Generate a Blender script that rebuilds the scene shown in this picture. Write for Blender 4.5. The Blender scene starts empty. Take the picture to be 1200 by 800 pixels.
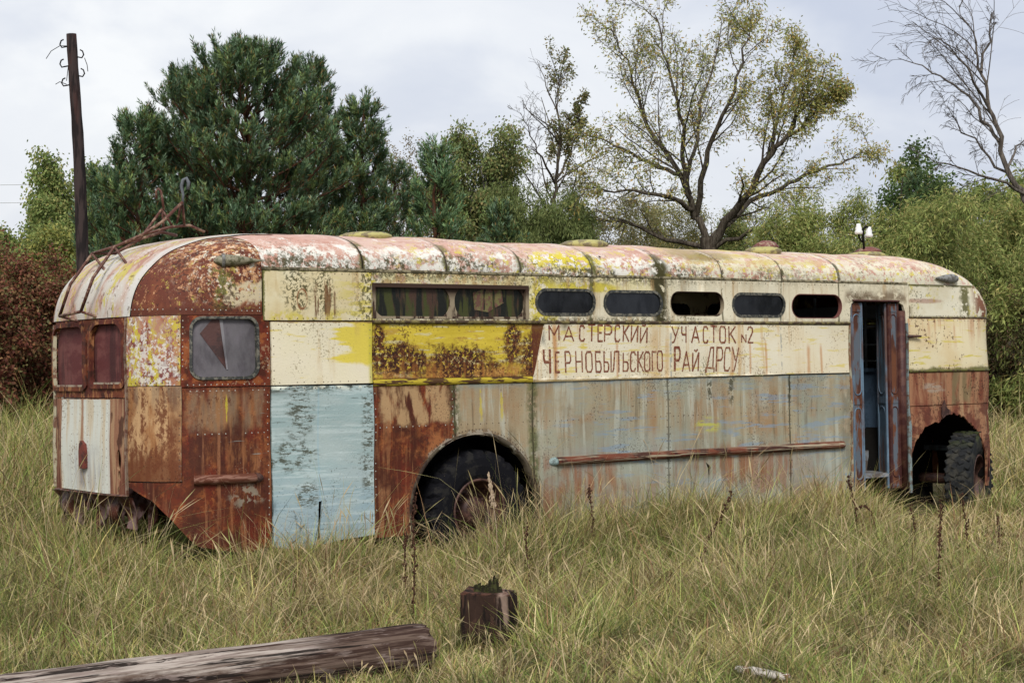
import bpy, bmesh, math, random
import numpy as np
from mathutils import Vector, Matrix
from mathutils.geometry import delaunay_2d_cdt
from math import sin, cos, pi, sqrt, radians

random.seed(4)
SC = bpy.context.scene
COL = SC.collection

# ------------------------------------------------------------------ camera
F = 2100.0          # focal length in units of a 1200 px wide frame
EYE = 2.05
HOR = 386.0
cam = bpy.data.objects.new('camera', bpy.data.cameras.new('camera'))
COL.objects.link(cam)
cam.location = (0, 0, EYE)
cam.rotation_euler = (pi / 2, 0, 0)
cam.data.sensor_width = 36
cam.data.lens = 36 * F / 1200
cam.data.shift_y = -(400 - HOR) / 1200
cam.data.clip_end = 2000
SC.camera = cam


def at(px, py, Y):
    """world point seen at photo position px,py when it stands Y metres away"""
    return Vector(((px - 600) / F * Y, Y, EYE - (py - HOR) / F * Y))


# ------------------------------------------------------------------ object helpers
def tag(o, label=None, cat=None, group=None, kind=None):
    if label: o['label'] = label
    if cat: o['category'] = cat
    if group: o['group'] = group
    if kind: o['kind'] = kind
    return o


def empty(name, loc, label=None, cat=None, group=None):
    o = bpy.data.objects.new(name, None)
    COL.objects.link(o)
    o.location = loc
    o.empty_display_size = 0.2
    return tag(o, label, cat, group)


def link(name, me, parent=None, label=None):
    o = bpy.data.objects.new(name, me)
    COL.objects.link(o)
    if parent: o.parent = parent
    if label: o['label'] = label
    return o


class MB:
    """collects vertices and faces of one mesh"""
    def __init__(s):
        s.v = []; s.f = []; s.m = []; s.sm = []

    def add(s, vs, fs, mi=0, smooth=True):
        b = len(s.v)
        s.v += [tuple(v) for v in vs]
        for f in fs:
            s.f.append([i + b for i in f]); s.m.append(mi); s.sm.append(smooth)

    def box(s, c, size, mi=0, rot=None, bev=0.0):
        hx, hy, hz = [k / 2 for k in size]
        bm = bmesh.new()
        bmesh.ops.create_cube(bm, size=1)
        for v in bm.verts: v.co = Vector((v.co.x * 2 * hx, v.co.y * 2 * hy, v.co.z * 2 * hz))
        if bev: bmesh.ops.bevel(bm, geom=bm.edges[:], offset=bev, segments=2, affect='EDGES')
        M = (rot.to_4x4() if rot else Matrix())
        for v in bm.verts: v.co = M @ v.co + Vector(c)
        bm.verts.index_update()
        s.add([v.co[:] for v in bm.verts], [[v.index for v in f.verts] for f in bm.faces], mi, False)
        bm.free()

    def tube(s, pts, rad, n=8, mi=0, caps=True):
        pts = [Vector(p) for p in pts]
        if not hasattr(rad, '__len__'): rad = [rad] * len(pts)
        rings = []
        up = Vector((0, 0, 1))
        prev = None
        for i, p in enumerate(pts):
            a = pts[max(i - 1, 0)]; b = pts[min(i + 1, len(pts) - 1)]
            d = (b - a).normalized()
            if prev is None:
                x = d.cross(up if abs(d.z) < .9 else Vector((1, 0, 0))).normalized()
            else:
                x = (prev - d * prev.dot(d)).normalized()
            prev = x
            y = d.cross(x)
            rings.append([p + (x * cos(2 * pi * k / n) + y * sin(2 * pi * k / n)) * rad[i] for k in range(n)])
        vs = [v for r in rings for v in r]
        fs = []
        for i in range(len(pts) - 1):
            for k in range(n):
                fs.append([i * n + k, i * n + (k + 1) % n, (i + 1) * n + (k + 1) % n, (i + 1) * n + k])
        if caps:
            fs.append(list(range(n))[::-1]); fs.append([(len(pts) - 1) * n + k for k in range(n)])
        s.add(vs, fs, mi)

    def lathe(s, prof, M=None, n=24, mi=0, wob=None):
        """prof: list of (radius, z) turned round z, placed with matrix M"""
        M = M or Matrix()
        vs = []
        for (r, z) in prof:
            for k in range(n):
                a = 2 * pi * k / n
                rr = r * (wob(a, z) if wob else 1)
                vs.append(M @ Vector((rr * cos(a), rr * sin(a), z)))
        fs = []
        for i in range(len(prof) - 1):
            for k in range(n):
                fs.append([i * n + k, i * n + (k + 1) % n, (i + 1) * n + (k + 1) % n, (i + 1) * n + k])
        s.add(vs, fs, mi)

    def build(s, name, mats, parent=None, label=None):
        me = bpy.data.meshes.new(name)
        me.from_pydata(s.v, [], s.f)
        mats = mats if isinstance(mats, (list, tuple)) else [mats]
        for m in mats: me.materials.append(m)
        me.polygons.foreach_set('material_index', s.m)
        me.polygons.foreach_set('use_smooth', s.sm)
        me.update()
        return link(name, me, parent, label)


def np_mesh(name, V, Fq, mat, col=None, parent=None, label=None, smooth=False, nside=4):
    """fast mesh from numpy arrays: V (n,3), Fq (m,nside) faces, col (n,3) vertex colours"""
    me = bpy.data.meshes.new(name)
    V = np.ascontiguousarray(V, dtype=np.float32); Fq = np.ascontiguousarray(Fq, dtype=np.int32)
    me.vertices.add(len(V)); me.vertices.foreach_set('co', V.ravel())
    me.loops.add(Fq.size); me.loops.foreach_set('vertex_index', Fq.ravel())
    me.polygons.add(len(Fq))
    me.polygons.foreach_set('loop_start', np.arange(0, Fq.size, nside, dtype=np.int32))
    me.polygons.foreach_set('loop_total', np.full(len(Fq), nside, dtype=np.int32))
    if smooth: me.polygons.foreach_set('use_smooth', np.ones(len(Fq), dtype=bool))
    me.update(calc_edges=True)
    if col is not None:
        at_ = me.color_attributes.new('tint', 'FLOAT_COLOR', 'POINT')
        c4 = np.ones((len(V), 4), dtype=np.float32); c4[:, :3] = col
        at_.data.foreach_set('color', c4.ravel())
    me.materials.append(mat)
    return link(name, me, parent, label)


# ------------------------------------------------------------------ node helper
class Mt:
    def __init__(s, name):
        s.mat = bpy.data.materials.new(name)
        s.mat.use_nodes = True
        s.nt = s.mat.node_tree
        s.nt.nodes.clear()
        s.setup()

    def setup(s):
        tc = s.n('ShaderNodeTexCoord')
        s.co = tc.outputs['Object']
        sp = s.n('ShaderNodeSeparateXYZ'); s.put(sp.inputs[0], s.co)
        s.u, s.v, s.z = sp.outputs
        s.k = 0

    def n(s, t, **kw):
        nd = s.nt.nodes.new(t)
        for k, v in kw.items(): setattr(nd, k, v)
        return nd

    def put(s, inp, v):
        if isinstance(v, bpy.types.NodeSocket): s.nt.links.new(v, inp)
        elif isinstance(v, (tuple, list)) and len(v) == 3 and len(inp.default_value) == 4: inp.default_value = (*v, 1)
        else: inp.default_value = v

    def m(s, op, a, b=None, c=None, clamp=False):
        nd = s.n('ShaderNodeMath', operation=op, use_clamp=clamp)
        s.put(nd.inputs[0], a)
        if b is not None: s.put(nd.inputs[1], b)
        if c is not None: s.put(nd.inputs[2], c)
        return nd.outputs[0]

    def mul(s, *a):
        r = a[0]
        for b in a[1:]: r = s.m('MULTIPLY', r, b)
        return r

    def mx(s, *a):
        r = a[0]
        for b in a[1:]: r = s.m('MAXIMUM', r, b)
        return r

    def inv(s, a): return s.m('SUBTRACT', 1.0, a)

    def ss(s, x, lo, hi):
        nd = s.n('ShaderNodeMapRange', interpolation_type='SMOOTHSTEP')
        s.put(nd.inputs[0], x)
        a, b = 0.0, 1.0
        if lo > hi: lo, hi, a, b = hi, lo, 1.0, 0.0
        nd.inputs[1].default_value = lo; nd.inputs[2].default_value = hi
        nd.inputs[3].default_value = a; nd.inputs[4].default_value = b
        return nd.outputs[0]

    def vec(s, x, y, z):
        nd = s.n('ShaderNodeCombineXYZ')
        s.put(nd.inputs[0], x); s.put(nd.inputs[1], y); s.put(nd.inputs[2], z)
        return nd.outputs[0]

    def nz(s, sx=4, sy=None, sz=None, det=5, rough=.6, dist=0.0):
        """noise of the object coordinates scaled per axis"""
        if sy is None: sy = sx
        if sz is None: sz = sx
        s.k += 1
        mp = s.n('ShaderNodeMapping')
        s.put(mp.inputs[0], s.co)
        mp.inputs['Scale'].default_value = (sx, sy, sz)
        mp.inputs['Location'].default_value = (7.3 * s.k, 3.1 * s.k, 5.7 * s.k)
        nd = s.n('ShaderNodeTexNoise')
        s.put(nd.inputs['Vector'], mp.outputs[0])
        nd.inputs['Scale'].default_value = 1
        nd.inputs['Detail'].default_value = max(1.0, min(det, math.log2(700 / max(sx, sy, sz))))
        nd.inputs['Roughness'].default_value = rough
        nd.inputs['Distortion'].default_value = dist
        return nd.outputs['Fac']

    def patch(s, t, soft=.02, *a, **kw):
        return s.ss(s.nz(*a, **kw), t - soft, t + soft)

    def mix(s, f, a, b, blend='MIX'):
        nd = s.n('ShaderNodeMix', data_type='RGBA', blend_type=blend)
        s.put(nd.inputs[0], f); s.put(nd.inputs[6], a); s.put(nd.inputs[7], b)
        return nd.outputs[2]

    def box(s, u0, u1, z0, z1, soft=.015, wob=.04, fr=6, ax='u'):
        """soft-edged, uneven rectangle on the bus side, metres"""
        w = s.m('MULTIPLY', s.m('SUBTRACT', s.nz(fr, det=6, rough=.65), .5), wob * 4)
        U = s.m('ADD', s.u if ax == 'u' else s.v, w); Z = s.m('ADD', s.z, w)
        return s.mul(s.ss(U, u0 - soft, u0 + soft), s.ss(U, u1 + soft, u1 - soft),
                     s.ss(Z, z0 - soft, z0 + soft), s.ss(Z, z1 + soft, z1 - soft))

    def blob(s, u, z, ru, rz, wob=.5, fr=7, soft=.35, ax='u'):
        a = s.m('DIVIDE', s.m('SUBTRACT', s.u if ax == 'u' else s.v, u), ru)
        b = s.m('DIVIDE', s.m('SUBTRACT', s.z, z), rz)
        d = s.m('SQRT', s.m('ADD', s.m('MULTIPLY', a, a), s.m('MULTIPLY', b, b)))
        d = s.m('ADD', d, s.m('MULTIPLY', s.m('SUBTRACT', s.nz(fr, det=7, rough=.7), .5), wob * 5))
        return s.ss(d, 1 + soft, 1 - soft)

    def line(s, x, c, w, wob=.02, fr=8, soft=.6):
        """uneven band round x == c, half width w"""
        d = s.m('ABSOLUTE', s.m('SUBTRACT', x, c))
        d = s.m('ADD', d, s.m('MULTIPLY', s.m('SUBTRACT', s.nz(fr, det=6, rough=.7), .5), wob * 5))
        return s.ss(d, w * (1 + soft), w * (1 - soft))

    def out(s, color, rough=.6, metal=0.0, bump=None, bstr=.3, bdist=.01, spec=.4, transl=None, sheen=0):
        bs = s.n('ShaderNodeBsdfPrincipled')
        s.put(bs.inputs['Base Color'], color)
        s.put(bs.inputs['Roughness'], rough)
        s.put(bs.inputs['Metallic'], metal)
        bs.inputs['Specular IOR Level'].default_value = spec
        if bump is not None:
            bp = s.n('ShaderNodeBump')
            bp.inputs['Strength'].default_value = bstr
            bp.inputs['Distance'].default_value = bdist
            s.put(bp.inputs['Height'], bump)
            s.put(bs.inputs['Normal'], bp.outputs[0])
        o = s.n('ShaderNodeOutputMaterial')
        sh = bs.outputs[0]
        if transl:
            tr = s.n('ShaderNodeBsdfTranslucent'); s.put(tr.inputs[0], color)
            mx = s.n('ShaderNodeMixShader'); mx.inputs[0].default_value = transl
            s.nt.links.new(sh, mx.inputs[1]); s.nt.links.new(tr.outputs[0], mx.inputs[2])
            sh = mx.outputs[0]
        s.nt.links.new(sh, o.inputs[0])
        return s.mat


# colours (linear albedo)
CREAM = (.66, .60, .41); CREAM2 = (.58, .49, .29); YEL = (.60, .46, .03); LICH = (.52, .44, .07)
RUST = (.125, .030, .012); RUSTD = (.045, .014, .008); RUSTO = (.27, .085, .026); RUSTR = (.115, .020, .010)
TAN = (.40, .26, .13); MOSS = (.055, .05, .017); MOSSG = (.10, .10, .02)
PINK = (.46, .26, .20); WHITE = (.66, .64, .57); BLUE = (.30, .45, .45); BLUES = (.13, .24, .40)
GREYG = (.27, .29, .22); BLACK = (.012, .011, .010)
# ------------------------------------------------------------------ bus frame
VPX = 3310.0
S555 = 134.0
TH = math.atan((VPX - 600) / F)            # angle of the bus side from the view axis
D2 = Vector((sin(TH), cos(TH), 0)); N2 = Vector((-cos(TH), sin(TH), 0))
Y310 = F / (S555 * (VPX - 310) / (VPX - 555))
P310 = Vector(((310 - 600) / F * Y310, Y310, 0))
R310 = .925
ROLL = radians(1.5)
BUSLOC = P310 - D2 * R310
BUSM = Matrix.Translation(BUSLOC) @ Matrix.Rotation(pi / 2 - TH, 4, 'Z') @ Matrix.Rotation(-ROLL, 4, 'X')
BUSI = BUSM.inverted()
CAML = BUSI @ Vector((0, 0, EYE))


def proj(p):
    w = BUSM @ Vector(p)
    return (600 + F * w.x / w.y, HOR - F * (w.z - EYE) / w.y)


def side(px, py, v=0.0):
    """photo position -> (u, z) on the bus-lengthwise plane at depth v"""
    d = BUSI.to_3x3() @ Vector(((px - 600) / F, 1, -(py - HOR) / F))
    t = (v - CAML.y) / d.y
    p = CAML + d * t
    return (p.x, p.z)


def U(px, py=450, v=0.0): return side(px, py, v)[0]


W = 2.6; RR = 1.35; L = U(1160) + .2; RF = 1.3
ZG = 2.54; HR = .36; NR = 2.9; ZT = ZG + HR
ZDOME = 2.17; ZDF = 2.30
ZBELT = 1.595; ZWIN = 2.12; ZRIV = 1.223; ZSK = .30
NB = 3.9; NF = 8.0


def _tab(R, n):
    a = np.linspace(0, pi / 2, 400)
    X = np.sin(a) ** (2 / n); Y = np.cos(a) ** (2 / n)
    pu = R * (1 - X); pv = W / 2 * (1 - Y)
    dl = np.hypot(np.diff(pu), np.diff(pv)); s = np.concatenate([[0], np.cumsum(dl)])
    return a, s


A_R, S_R = _tab(RR, NB)
A_F, S_F = _tab(RF, NF)
QR, QF = S_R[-1], S_F[-1]


def _al(d, A, S): return float(np.interp(d, S, A))


def spos(h):
    """height param -> (z, half width inset factor cos, far?)"""
    if h <= ZG: return h, 1.0
    ph = (h - ZG) * pi / 2
    c = cos(ph); sg = 1 if c >= 0 else -1
    return ZG + HR * max(sin(ph), 0) ** (2 / NR), sg * abs(c) ** (2 / NR)


def FS(s, h):
    """shell: s runs along the near side (s == u), round the rear for s < RR, round the front for s > L-RF"""
    z, cf = spos(h)
    hw = W / 2 * cf
    far = False
    if s < RR:
        d = RR - s
        mirror = d > QR
        if mirror: d = 2 * QR - d
        if d < 0:                                   # far side, straight
            return Vector((RR - d, W / 2 + hw, z))
        a = _al(d, A_R, S_R)
        q = min(max((z - ZDOME) / (ZT - ZDOME), 0), 1)
        b = RR * (1 - sqrt(max(1 - q ** 2.5, 0))) + .02 * max(0, z - 1.2)
        n = NB - (NB - 2.4) * q ** 1.2
        X = sin(a) ** (2 / n); Y = cos(a) ** (2 / n) if a < pi / 2 - 1e-6 else 0
        u = RR - (RR - b) * X
        v = W / 2 - hw * (-Y if mirror else Y)
        return Vector((u, v, z))
    if s > L - RF:
        d = s - (L - RF)
        mirror = d > QF
        if mirror: d = 2 * QF - d
        if d < 0: return Vector((L - RF + d, W / 2 + hw, z))
        a = _al(d, A_F, S_F)
        q = min(max((z - ZDF) / (ZT - ZDF), 0), 1)
        b = RF * (1 - sqrt(max(1 - q * q, 0)))
        n = NF - (NF - 2.4) * q ** .7
        X = sin(a) ** (2 / n); Y = cos(a) ** (2 / n) if a < pi / 2 - 1e-6 else 0
        return Vector((L - RF + (RF - b) * X, W / 2 - hw * (-Y if mirror else Y), z))
    return Vector((s, W / 2 - hw, z))


def FN(s, h):
    e = .004
    a = FS(s + e, h) - FS(s - e, h); b = FS(s, h + e) - FS(s, h - e)
    n = a.cross(b)
    if n.length < 1e-12: return Vector((0, 0, 1))
    return n.normalized()


# inverse of the projection on the visible shell
_gs = np.concatenate([np.arange(RR - 2 * QR + .1, RR, .03), np.arange(RR, L + .3, .1)])
_gh = np.arange(.2, ZG + .75, .03)
_G = [(s, h, *proj(FS(s, h))) for s in _gs for h in _gh]
_GA = np.array(_G)
_keep = []
for i, (s, h, x, y) in enumerate(_G):
    p = FS(s, h)
    _keep.append(FN(s, h).dot(CAML - p) > 0)
_GA = _GA[np.array(_keep)]


def inv(px, py):
    i = np.argmin((_GA[:, 2] - px) ** 2 + (_GA[:, 3] - py) ** 2)
    s, h = _GA[i, 0], _GA[i, 1]
    for _ in range(8):
        x, y = proj(FS(s, h)); e = .003
        x1, y1 = proj(FS(s + e, h)); x2, y2 = proj(FS(s, h + e))
        a, b, c, d = (x1 - x) / e, (x2 - x) / e, (y1 - y) / e, (y2 - y) / e
        det = a * d - b * c
        if abs(det) < 50: break
        dx, dy = px - x, py - y
        s += max(-.1, min(.1, (d * dx - b * dy) / det)); h += max(-.1, min(.1, (a * dy - c * dx) / det))
    return (s, h)


def seam(cond, s0, s1, hs):
    """for every h the s between s0 and s1 where cond(point) changes sign"""
    out = []
    for h in hs:
        a, b = s0, s1
        fa = cond(FS(a, h))
        for _ in range(40):
            m = (a + b) / 2
            if (cond(FS(m, h)) > 0) == (fa > 0): a = m
            else: b = m
        out.append(((a + b) / 2, h))
    return out


def inpoly(p, poly):
    x, y = p; c = False; j = len(poly) - 1
    for i in range(len(poly)):
        xi, yi = poly[i]; xj, yj = poly[j]
        if (yi > y) != (yj > y) and x < (xj - xi) * (y - yi) / (yj - yi) + xi: c = not c
        j = i
    return c


def subdiv(poly, st):
    out = []
    for i, a in enumerate(poly):
        b = poly[(i + 1) % len(poly)]
        k = max(1, int(math.hypot(b[0] - a[0], b[1] - a[1]) / st))
        out += [(a[0] + (b[0] - a[0]) * t / k, a[1] + (b[1] - a[1]) * t / k) for t in range(k)]
    return out


def rrect(s0, s1, h0, h1, r, n=6, rt=None):
    rt = r if rt is None else rt
    o = []
    for (cx, cy, a0, q) in ((s1 - r, h0 + r, -90, r), (s1 - rt, h1 - rt, 0, rt), (s0 + rt, h1 - rt, 90, rt), (s0 + r, h0 + r, 180, r)):
        for i in range(n + 1):
            a = radians(a0 + 90 * i / n)
            o.append((cx + q * cos(a), cy + q * sin(a)))
    return o


def rect(s0, s1, h0, h1): return [(s0, h0), (s1, h0), (s1, h1), (s0, h1)]


def circ(s, h, r, n=40, jag=0.0):
    rg = random.Random(int(s * 100))
    return [(s + (r + rg.uniform(-jag, jag)) * cos(2 * pi * i / n), h + (r + rg.uniform(-jag, jag)) * sin(2 * pi * i / n)) for i in range(n)]


def dent(p):
    """slow waviness of the old sheet metal"""
    return .006 * (sin(p.x * 5.1 + 1.3 * sin(p.z * 4)) + sin(p.z * 7.3 + p.x * 2.1)) + .002 * sin(p.x * 17 + p.z * 5)


def patch_mb(poly, holes=(), off=0.0, t=.02, st=.12, mb=None, gap=.0025, warp=None):
    poly = subdiv(poly, st)
    hl = [subdiv(h, st) for h in holes]
    pts = list(poly); edges = [(i, (i + 1) % len(poly)) for i in range(len(poly))]
    for h in hl:
        b = len(pts); pts += h
        edges += [(b + i, b + (i + 1) % len(h)) for i in range(len(h))]
    xs = [p[0] for p in poly]; ys = [p[1] for p in poly]
    x = min(xs) + st * .5
    k = 0
    allb = [poly] + hl
    while x < max(xs):
        y = min(ys) + st * (.5 if k % 2 else .25)
        while y < max(ys):
            if inpoly((x, y), poly) and not any(inpoly((x, y), h) for h in hl): pts.append((x, y))
            y += st
        x += st * .9; k += 1
    vs, es, fs, *_ = delaunay_2d_cdt([Vector(p) for p in pts], edges, [], 0, 1e-5)
    keep = []
    for f in fs:
        c = (sum(vs[i].x for i in f) / len(f), sum(vs[i].y for i in f) / len(f))
        if inpoly(c, poly) and not any(inpoly(c, h) for h in hl): keep.append(list(f))
    used = sorted({i for f in keep for i in f}); ix = {j: i for i, j in enumerate(used)}
    P3 = []; NN = []
    for j in used:
        q = vs[j]
        n = FN(q.x, q.y); p = FS(q.x, q.y)
        o = off + dent(p) * (1 if off < .03 else 1)
        if warp: o += warp(q.x, q.y)
        P3.append(p + n * o); NN.append(n)
    fcs = []
    ec = {}
    for f in keep:
        f = [ix[i] for i in f]
        a, b, c = (P3[f[0]], P3[f[1]], P3[f[2]])
        if (b - a).cross(c - a).dot(NN[f[0]]) < 0: f = f[::-1]
        fcs.append(f)
        for i in range(len(f)):
            e = (f[i], f[(i + 1) % len(f)])
            ec[e] = 1
    bnd = [e for e in ec if (e[1], e[0]) not in ec]
    mb = mb or MB()
    n0 = len(P3)
    if t > 0:
        rim = {}
        rv = []
        for e in bnd:
            for i in e:
                if i not in rim:
                    rim[i] = n0 + len(rv); rv.append(P3[i] - NN[i] * t)
        mb.add(P3, fcs, 0, True)
        b0 = len(mb.v) - n0
        base = len(mb.v)
        # rims use own copies of the boundary vertices so that the corner stays sharp
        vs2 = []; fs2 = []; mp = {}
        for (a, b) in bnd:
            for i in (a, b):
                if i not in mp:
                    mp[i] = len(vs2); vs2.append(P3[i]); vs2.append(P3[i] - NN[i] * t)
            fs2.append([mp[b], mp[a], mp[a] + 1, mp[b] + 1])
        mb.add(vs2, fs2, 0, False)
    else:
        mb.add(P3, fcs, 0, True)
    return mb


def rivets(mb, pts, mi=1, r=.0065, off=.0, skip=.12, seed=1):
    rg = random.Random(seed)
    for (s, h) in pts:
        if rg.random() < skip: continue
        p = FS(s, h); n = FN(s, h)
        p = p + n * (off + dent(p))
        a = n.cross(Vector((0, 0, 1))).normalized(); b = n.cross(a)
        vs = [p + a * r, p + b * r, p - a * r, p - b * r, p + n * r * .7]
        mb.add(vs, [[0, 1, 4], [1, 2, 4], [2, 3, 4], [3, 0, 4]][::1], mi, True)


def row(a, b, st=.06):
    k = max(1, int(math.hypot(b[0] - a[0], b[1] - a[1]) / st))
    return [(a[0] + (b[0] - a[0]) * (i + .5) / k, a[1] + (b[1] - a[1]) * (i + .5) / k) for i in range(k)]


def strip(u0, u1, z, w, d, mb=None, n=30, off=0, sag=0):
    """half-round moulding along the side at height z"""
    mb = mb or MB()
    ring = 7; vs = []
    for i in range(n + 1):
        s = u0 + (u1 - u0) * i / n
        for k in range(ring):
            a = pi * k / (ring - 1)
            h = z + cos(a) * w + sag * sin(pi * i / n)
            p = FS(s, h); nn = FN(s, h)
            vs.append(p + nn * (off + dent(p) + d * sin(a) - .004))
    fs = [[i * ring + k, i * ring + k + 1, (i + 1) * ring + k + 1, (i + 1) * ring + k] for i in range(n) for k in range(ring - 1)]
    mb.add(vs, fs, 0, True)
    return mb
# ------------------------------------------------------------------ bus materials
def paint(name, build, rough=.7, bstr=.40, spec=.16):
    """build(m) -> (colour socket, height socket or None)"""
    m = Mt(name)
    r = build(m)
    c, h = r if isinstance(r, tuple) else (r, None)
    fine = m.nz(60, det=3)
    hh = fine if h is None else m.m('ADD', m.mul(fine, .25), h)
    return m.out(c, rough=rough, bump=hh, bstr=bstr, bdist=.006, spec=spec)


def rusty(m, dark=.5):
    """all-over rust with brown, orange and near-black mottling"""
    c = m.mix(m.patch(.5, .12, 5), RUST, RUSTR)
    c = m.mix(m.mul(m.patch(.56, .06, 11, det=8, rough=.7), .8), c, RUSTO)
    c = m.mix(m.mul(m.patch(.53, .07, 3.5, 3.5, 2.5, det=8), .8), c, RUSTD)
    return m.mix(m.mul(m.patch(.6, .03, 40), .6), c, RUSTD)


def speck(m, c, col, t=.66, fr=55, amt=.8):
    k = m.ss(m.m('ADD', m.nz(fr, det=3, rough=.6), m.mul(m.m('SUBTRACT', m.nz(2.4, det=5), .5), .7)), t - .02, t + .02)
    return m.mix(m.mul(k, amt), c, col)


def streaks(m, c, col, t=.57, fr=9, amt=.7, soft=.06, zf=.7, gate=None):
    k = m.patch(t, soft, fr, fr, zf, det=6, rough=.65)
    k = m.mul(k, m.patch(.47, .1, 2.2))
    if gate is not None: k = m.mul(k, gate)
    return m.mix(m.mul(k, amt), c, col)


def brush(m, c, col, t=.6, fz=26, fu=1.6, amt=.8, gate=None, soft=.02):
    k = m.patch(t, soft, fu, fu, fz, det=6, rough=.65)
    if gate is not None: k = m.mul(k, gate)
    return m.mix(m.mul(k, amt), c, col)


def edge(m, c, u0, u1, z0, z1, col, w=.03, amt=.9, ax='u'):
    """grime that creeps in from the edges of one sheet"""
    X = m.u if ax == 'u' else m.v
    d = m.m('MINIMUM', m.m('MINIMUM', m.m('SUBTRACT', X, u0), m.m('SUBTRACT', u1, X)),
            m.m('MINIMUM', m.m('SUBTRACT', m.z, z0), m.m('SUBTRACT', z1, m.z)))
    d = m.m('ADD', d, m.mul(m.m('SUBTRACT', m.nz(13, det=7, rough=.7), .5), w * 6))
    return m.mix(m.mul(m.ss(d, w, -w * .3), amt), c, col)


u210, u318, u437, u532, u624, u632 = U(212), U(317), U(437), U(532), U(624), U(632)
u782, u925, u915, u995 = U(782), U(925), U(915), U(995)
u1064 = U(1064)


def b_roof(m):
    zz = m.z
    pink = m.mix(m.patch(.5, .1, 1.3, det=4), PINK, (.52, .36, .29))
    pink = m.mix(m.mul(m.patch(.55, .05, 9, 9, 9, det=8), .6), pink, (.36, .17, .12))
    # old white paint survives low down and in islands
    low = m.ss(m.m('ADD', zz, m.mul(m.m('SUBTRACT', m.nz(4.5, 4.5, 3, det=9, rough=.75), .5), .55)), 2.785, 2.70)
    isl = m.patch(.585, .03, 7, 4, 7, det=9, rough=.78)
    wh = m.mx(m.mul(low, m.patch(.48, .03, 13, det=9, rough=.78)), m.mul(isl, .95))
    front = m.mul(m.ss(m.u, 5.2, 6.4), .9)
    wcol = m.mix(front, WHITE, (.60, .56, .42))
    c = m.mix(wh, pink, wcol)
    c = m.mix(m.mul(front, m.patch(.52, .02, 7, 7, 7, det=9, rough=.7), .8), c, wcol)
    # yellow lichen paint
    yz = m.ss(m.u, 1.9, 2.6)
    ly = m.mul(m.patch(.575, .02, 9, 9, 15, det=9, rough=.8), yz)
    c = m.mix(m.mul(ly, .9), c, LICH)
    yb = m.mul(m.blob(4.15, 2.69, .42, .10, wob=.35, fr=5), m.patch(.49, .02, 14, 14, 22, det=7, rough=.7))
    c = m.mix(yb, c, (.55, .46, .05))
    fz = m.mul(m.box(5.55, 7.6, 2.70, 3.0, .2, .08), m.patch(.5, .04, 1.2, 1.2, 16, det=7))
    c = m.mix(m.mul(fz, .85), c, (.46, .38, .08))
    c = m.mix(m.mul(m.blob(5.95, 2.80, .45, .08, wob=.3), .8), c, (.20, .16, .035))
    # moss along the gutter and in the seams
    mz = m.ss(m.m('ADD', zz, m.mul(m.m('SUBTRACT', m.nz(3.1, det=8, rough=.7), .5), .42)), 2.71, 2.60)
    mz = m.mul(mz, m.patch(.50, .03, 26, 20, 26, det=9, rough=.8), m.mul(m.patch(.42, .05, 1.4, det=3), m.ss(m.u, 9.2, 5.2)))
    c = m.mix(m.mul(mz, .92), c, MOSS)
    for x in ROOFU[:-1]:
        ln = m.line(m.u, x + .02, .05 if x < 5.4 else .016, .02 if x < 5.4 else .010)
        ln = m.mul(ln, m.patch(.47, .03, 10, det=7), m.ss(zz, 2.90, 2.78))
        c = m.mix(m.mul(ln, .85), c, MOSSG if x < 4.5 else MOSS)
        c = m.mix(m.mul(m.line(m.u, x, .013, .004, 20), .85), c, (.05, .04, .025))
        c = m.mix(m.mul(m.line(m.u, x - .035, .022, .006, 12), m.ss(zz, 2.72, 2.82), m.patch(.45, .05, 8), .6), c, (.66, .62, .56))
    ln = m.mul(m.line(m.u, ROOFU[4] + .02, .10, .02), m.ss(zz, 2.80, 2.66), m.patch(.43, .03, 12, det=7))
    c = m.mix(ln, c, (.05, .045, .015))
    c = speck(m, c, MOSS, .66, 45, .7)
    c = m.mix(m.mul(m.ss(zz, 2.70, 2.84), m.patch(.45, .12, 2.2, 2.2, 5), .35), c, (.60, .44, .38))
    return c, m.mul(wh, .4)


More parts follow.
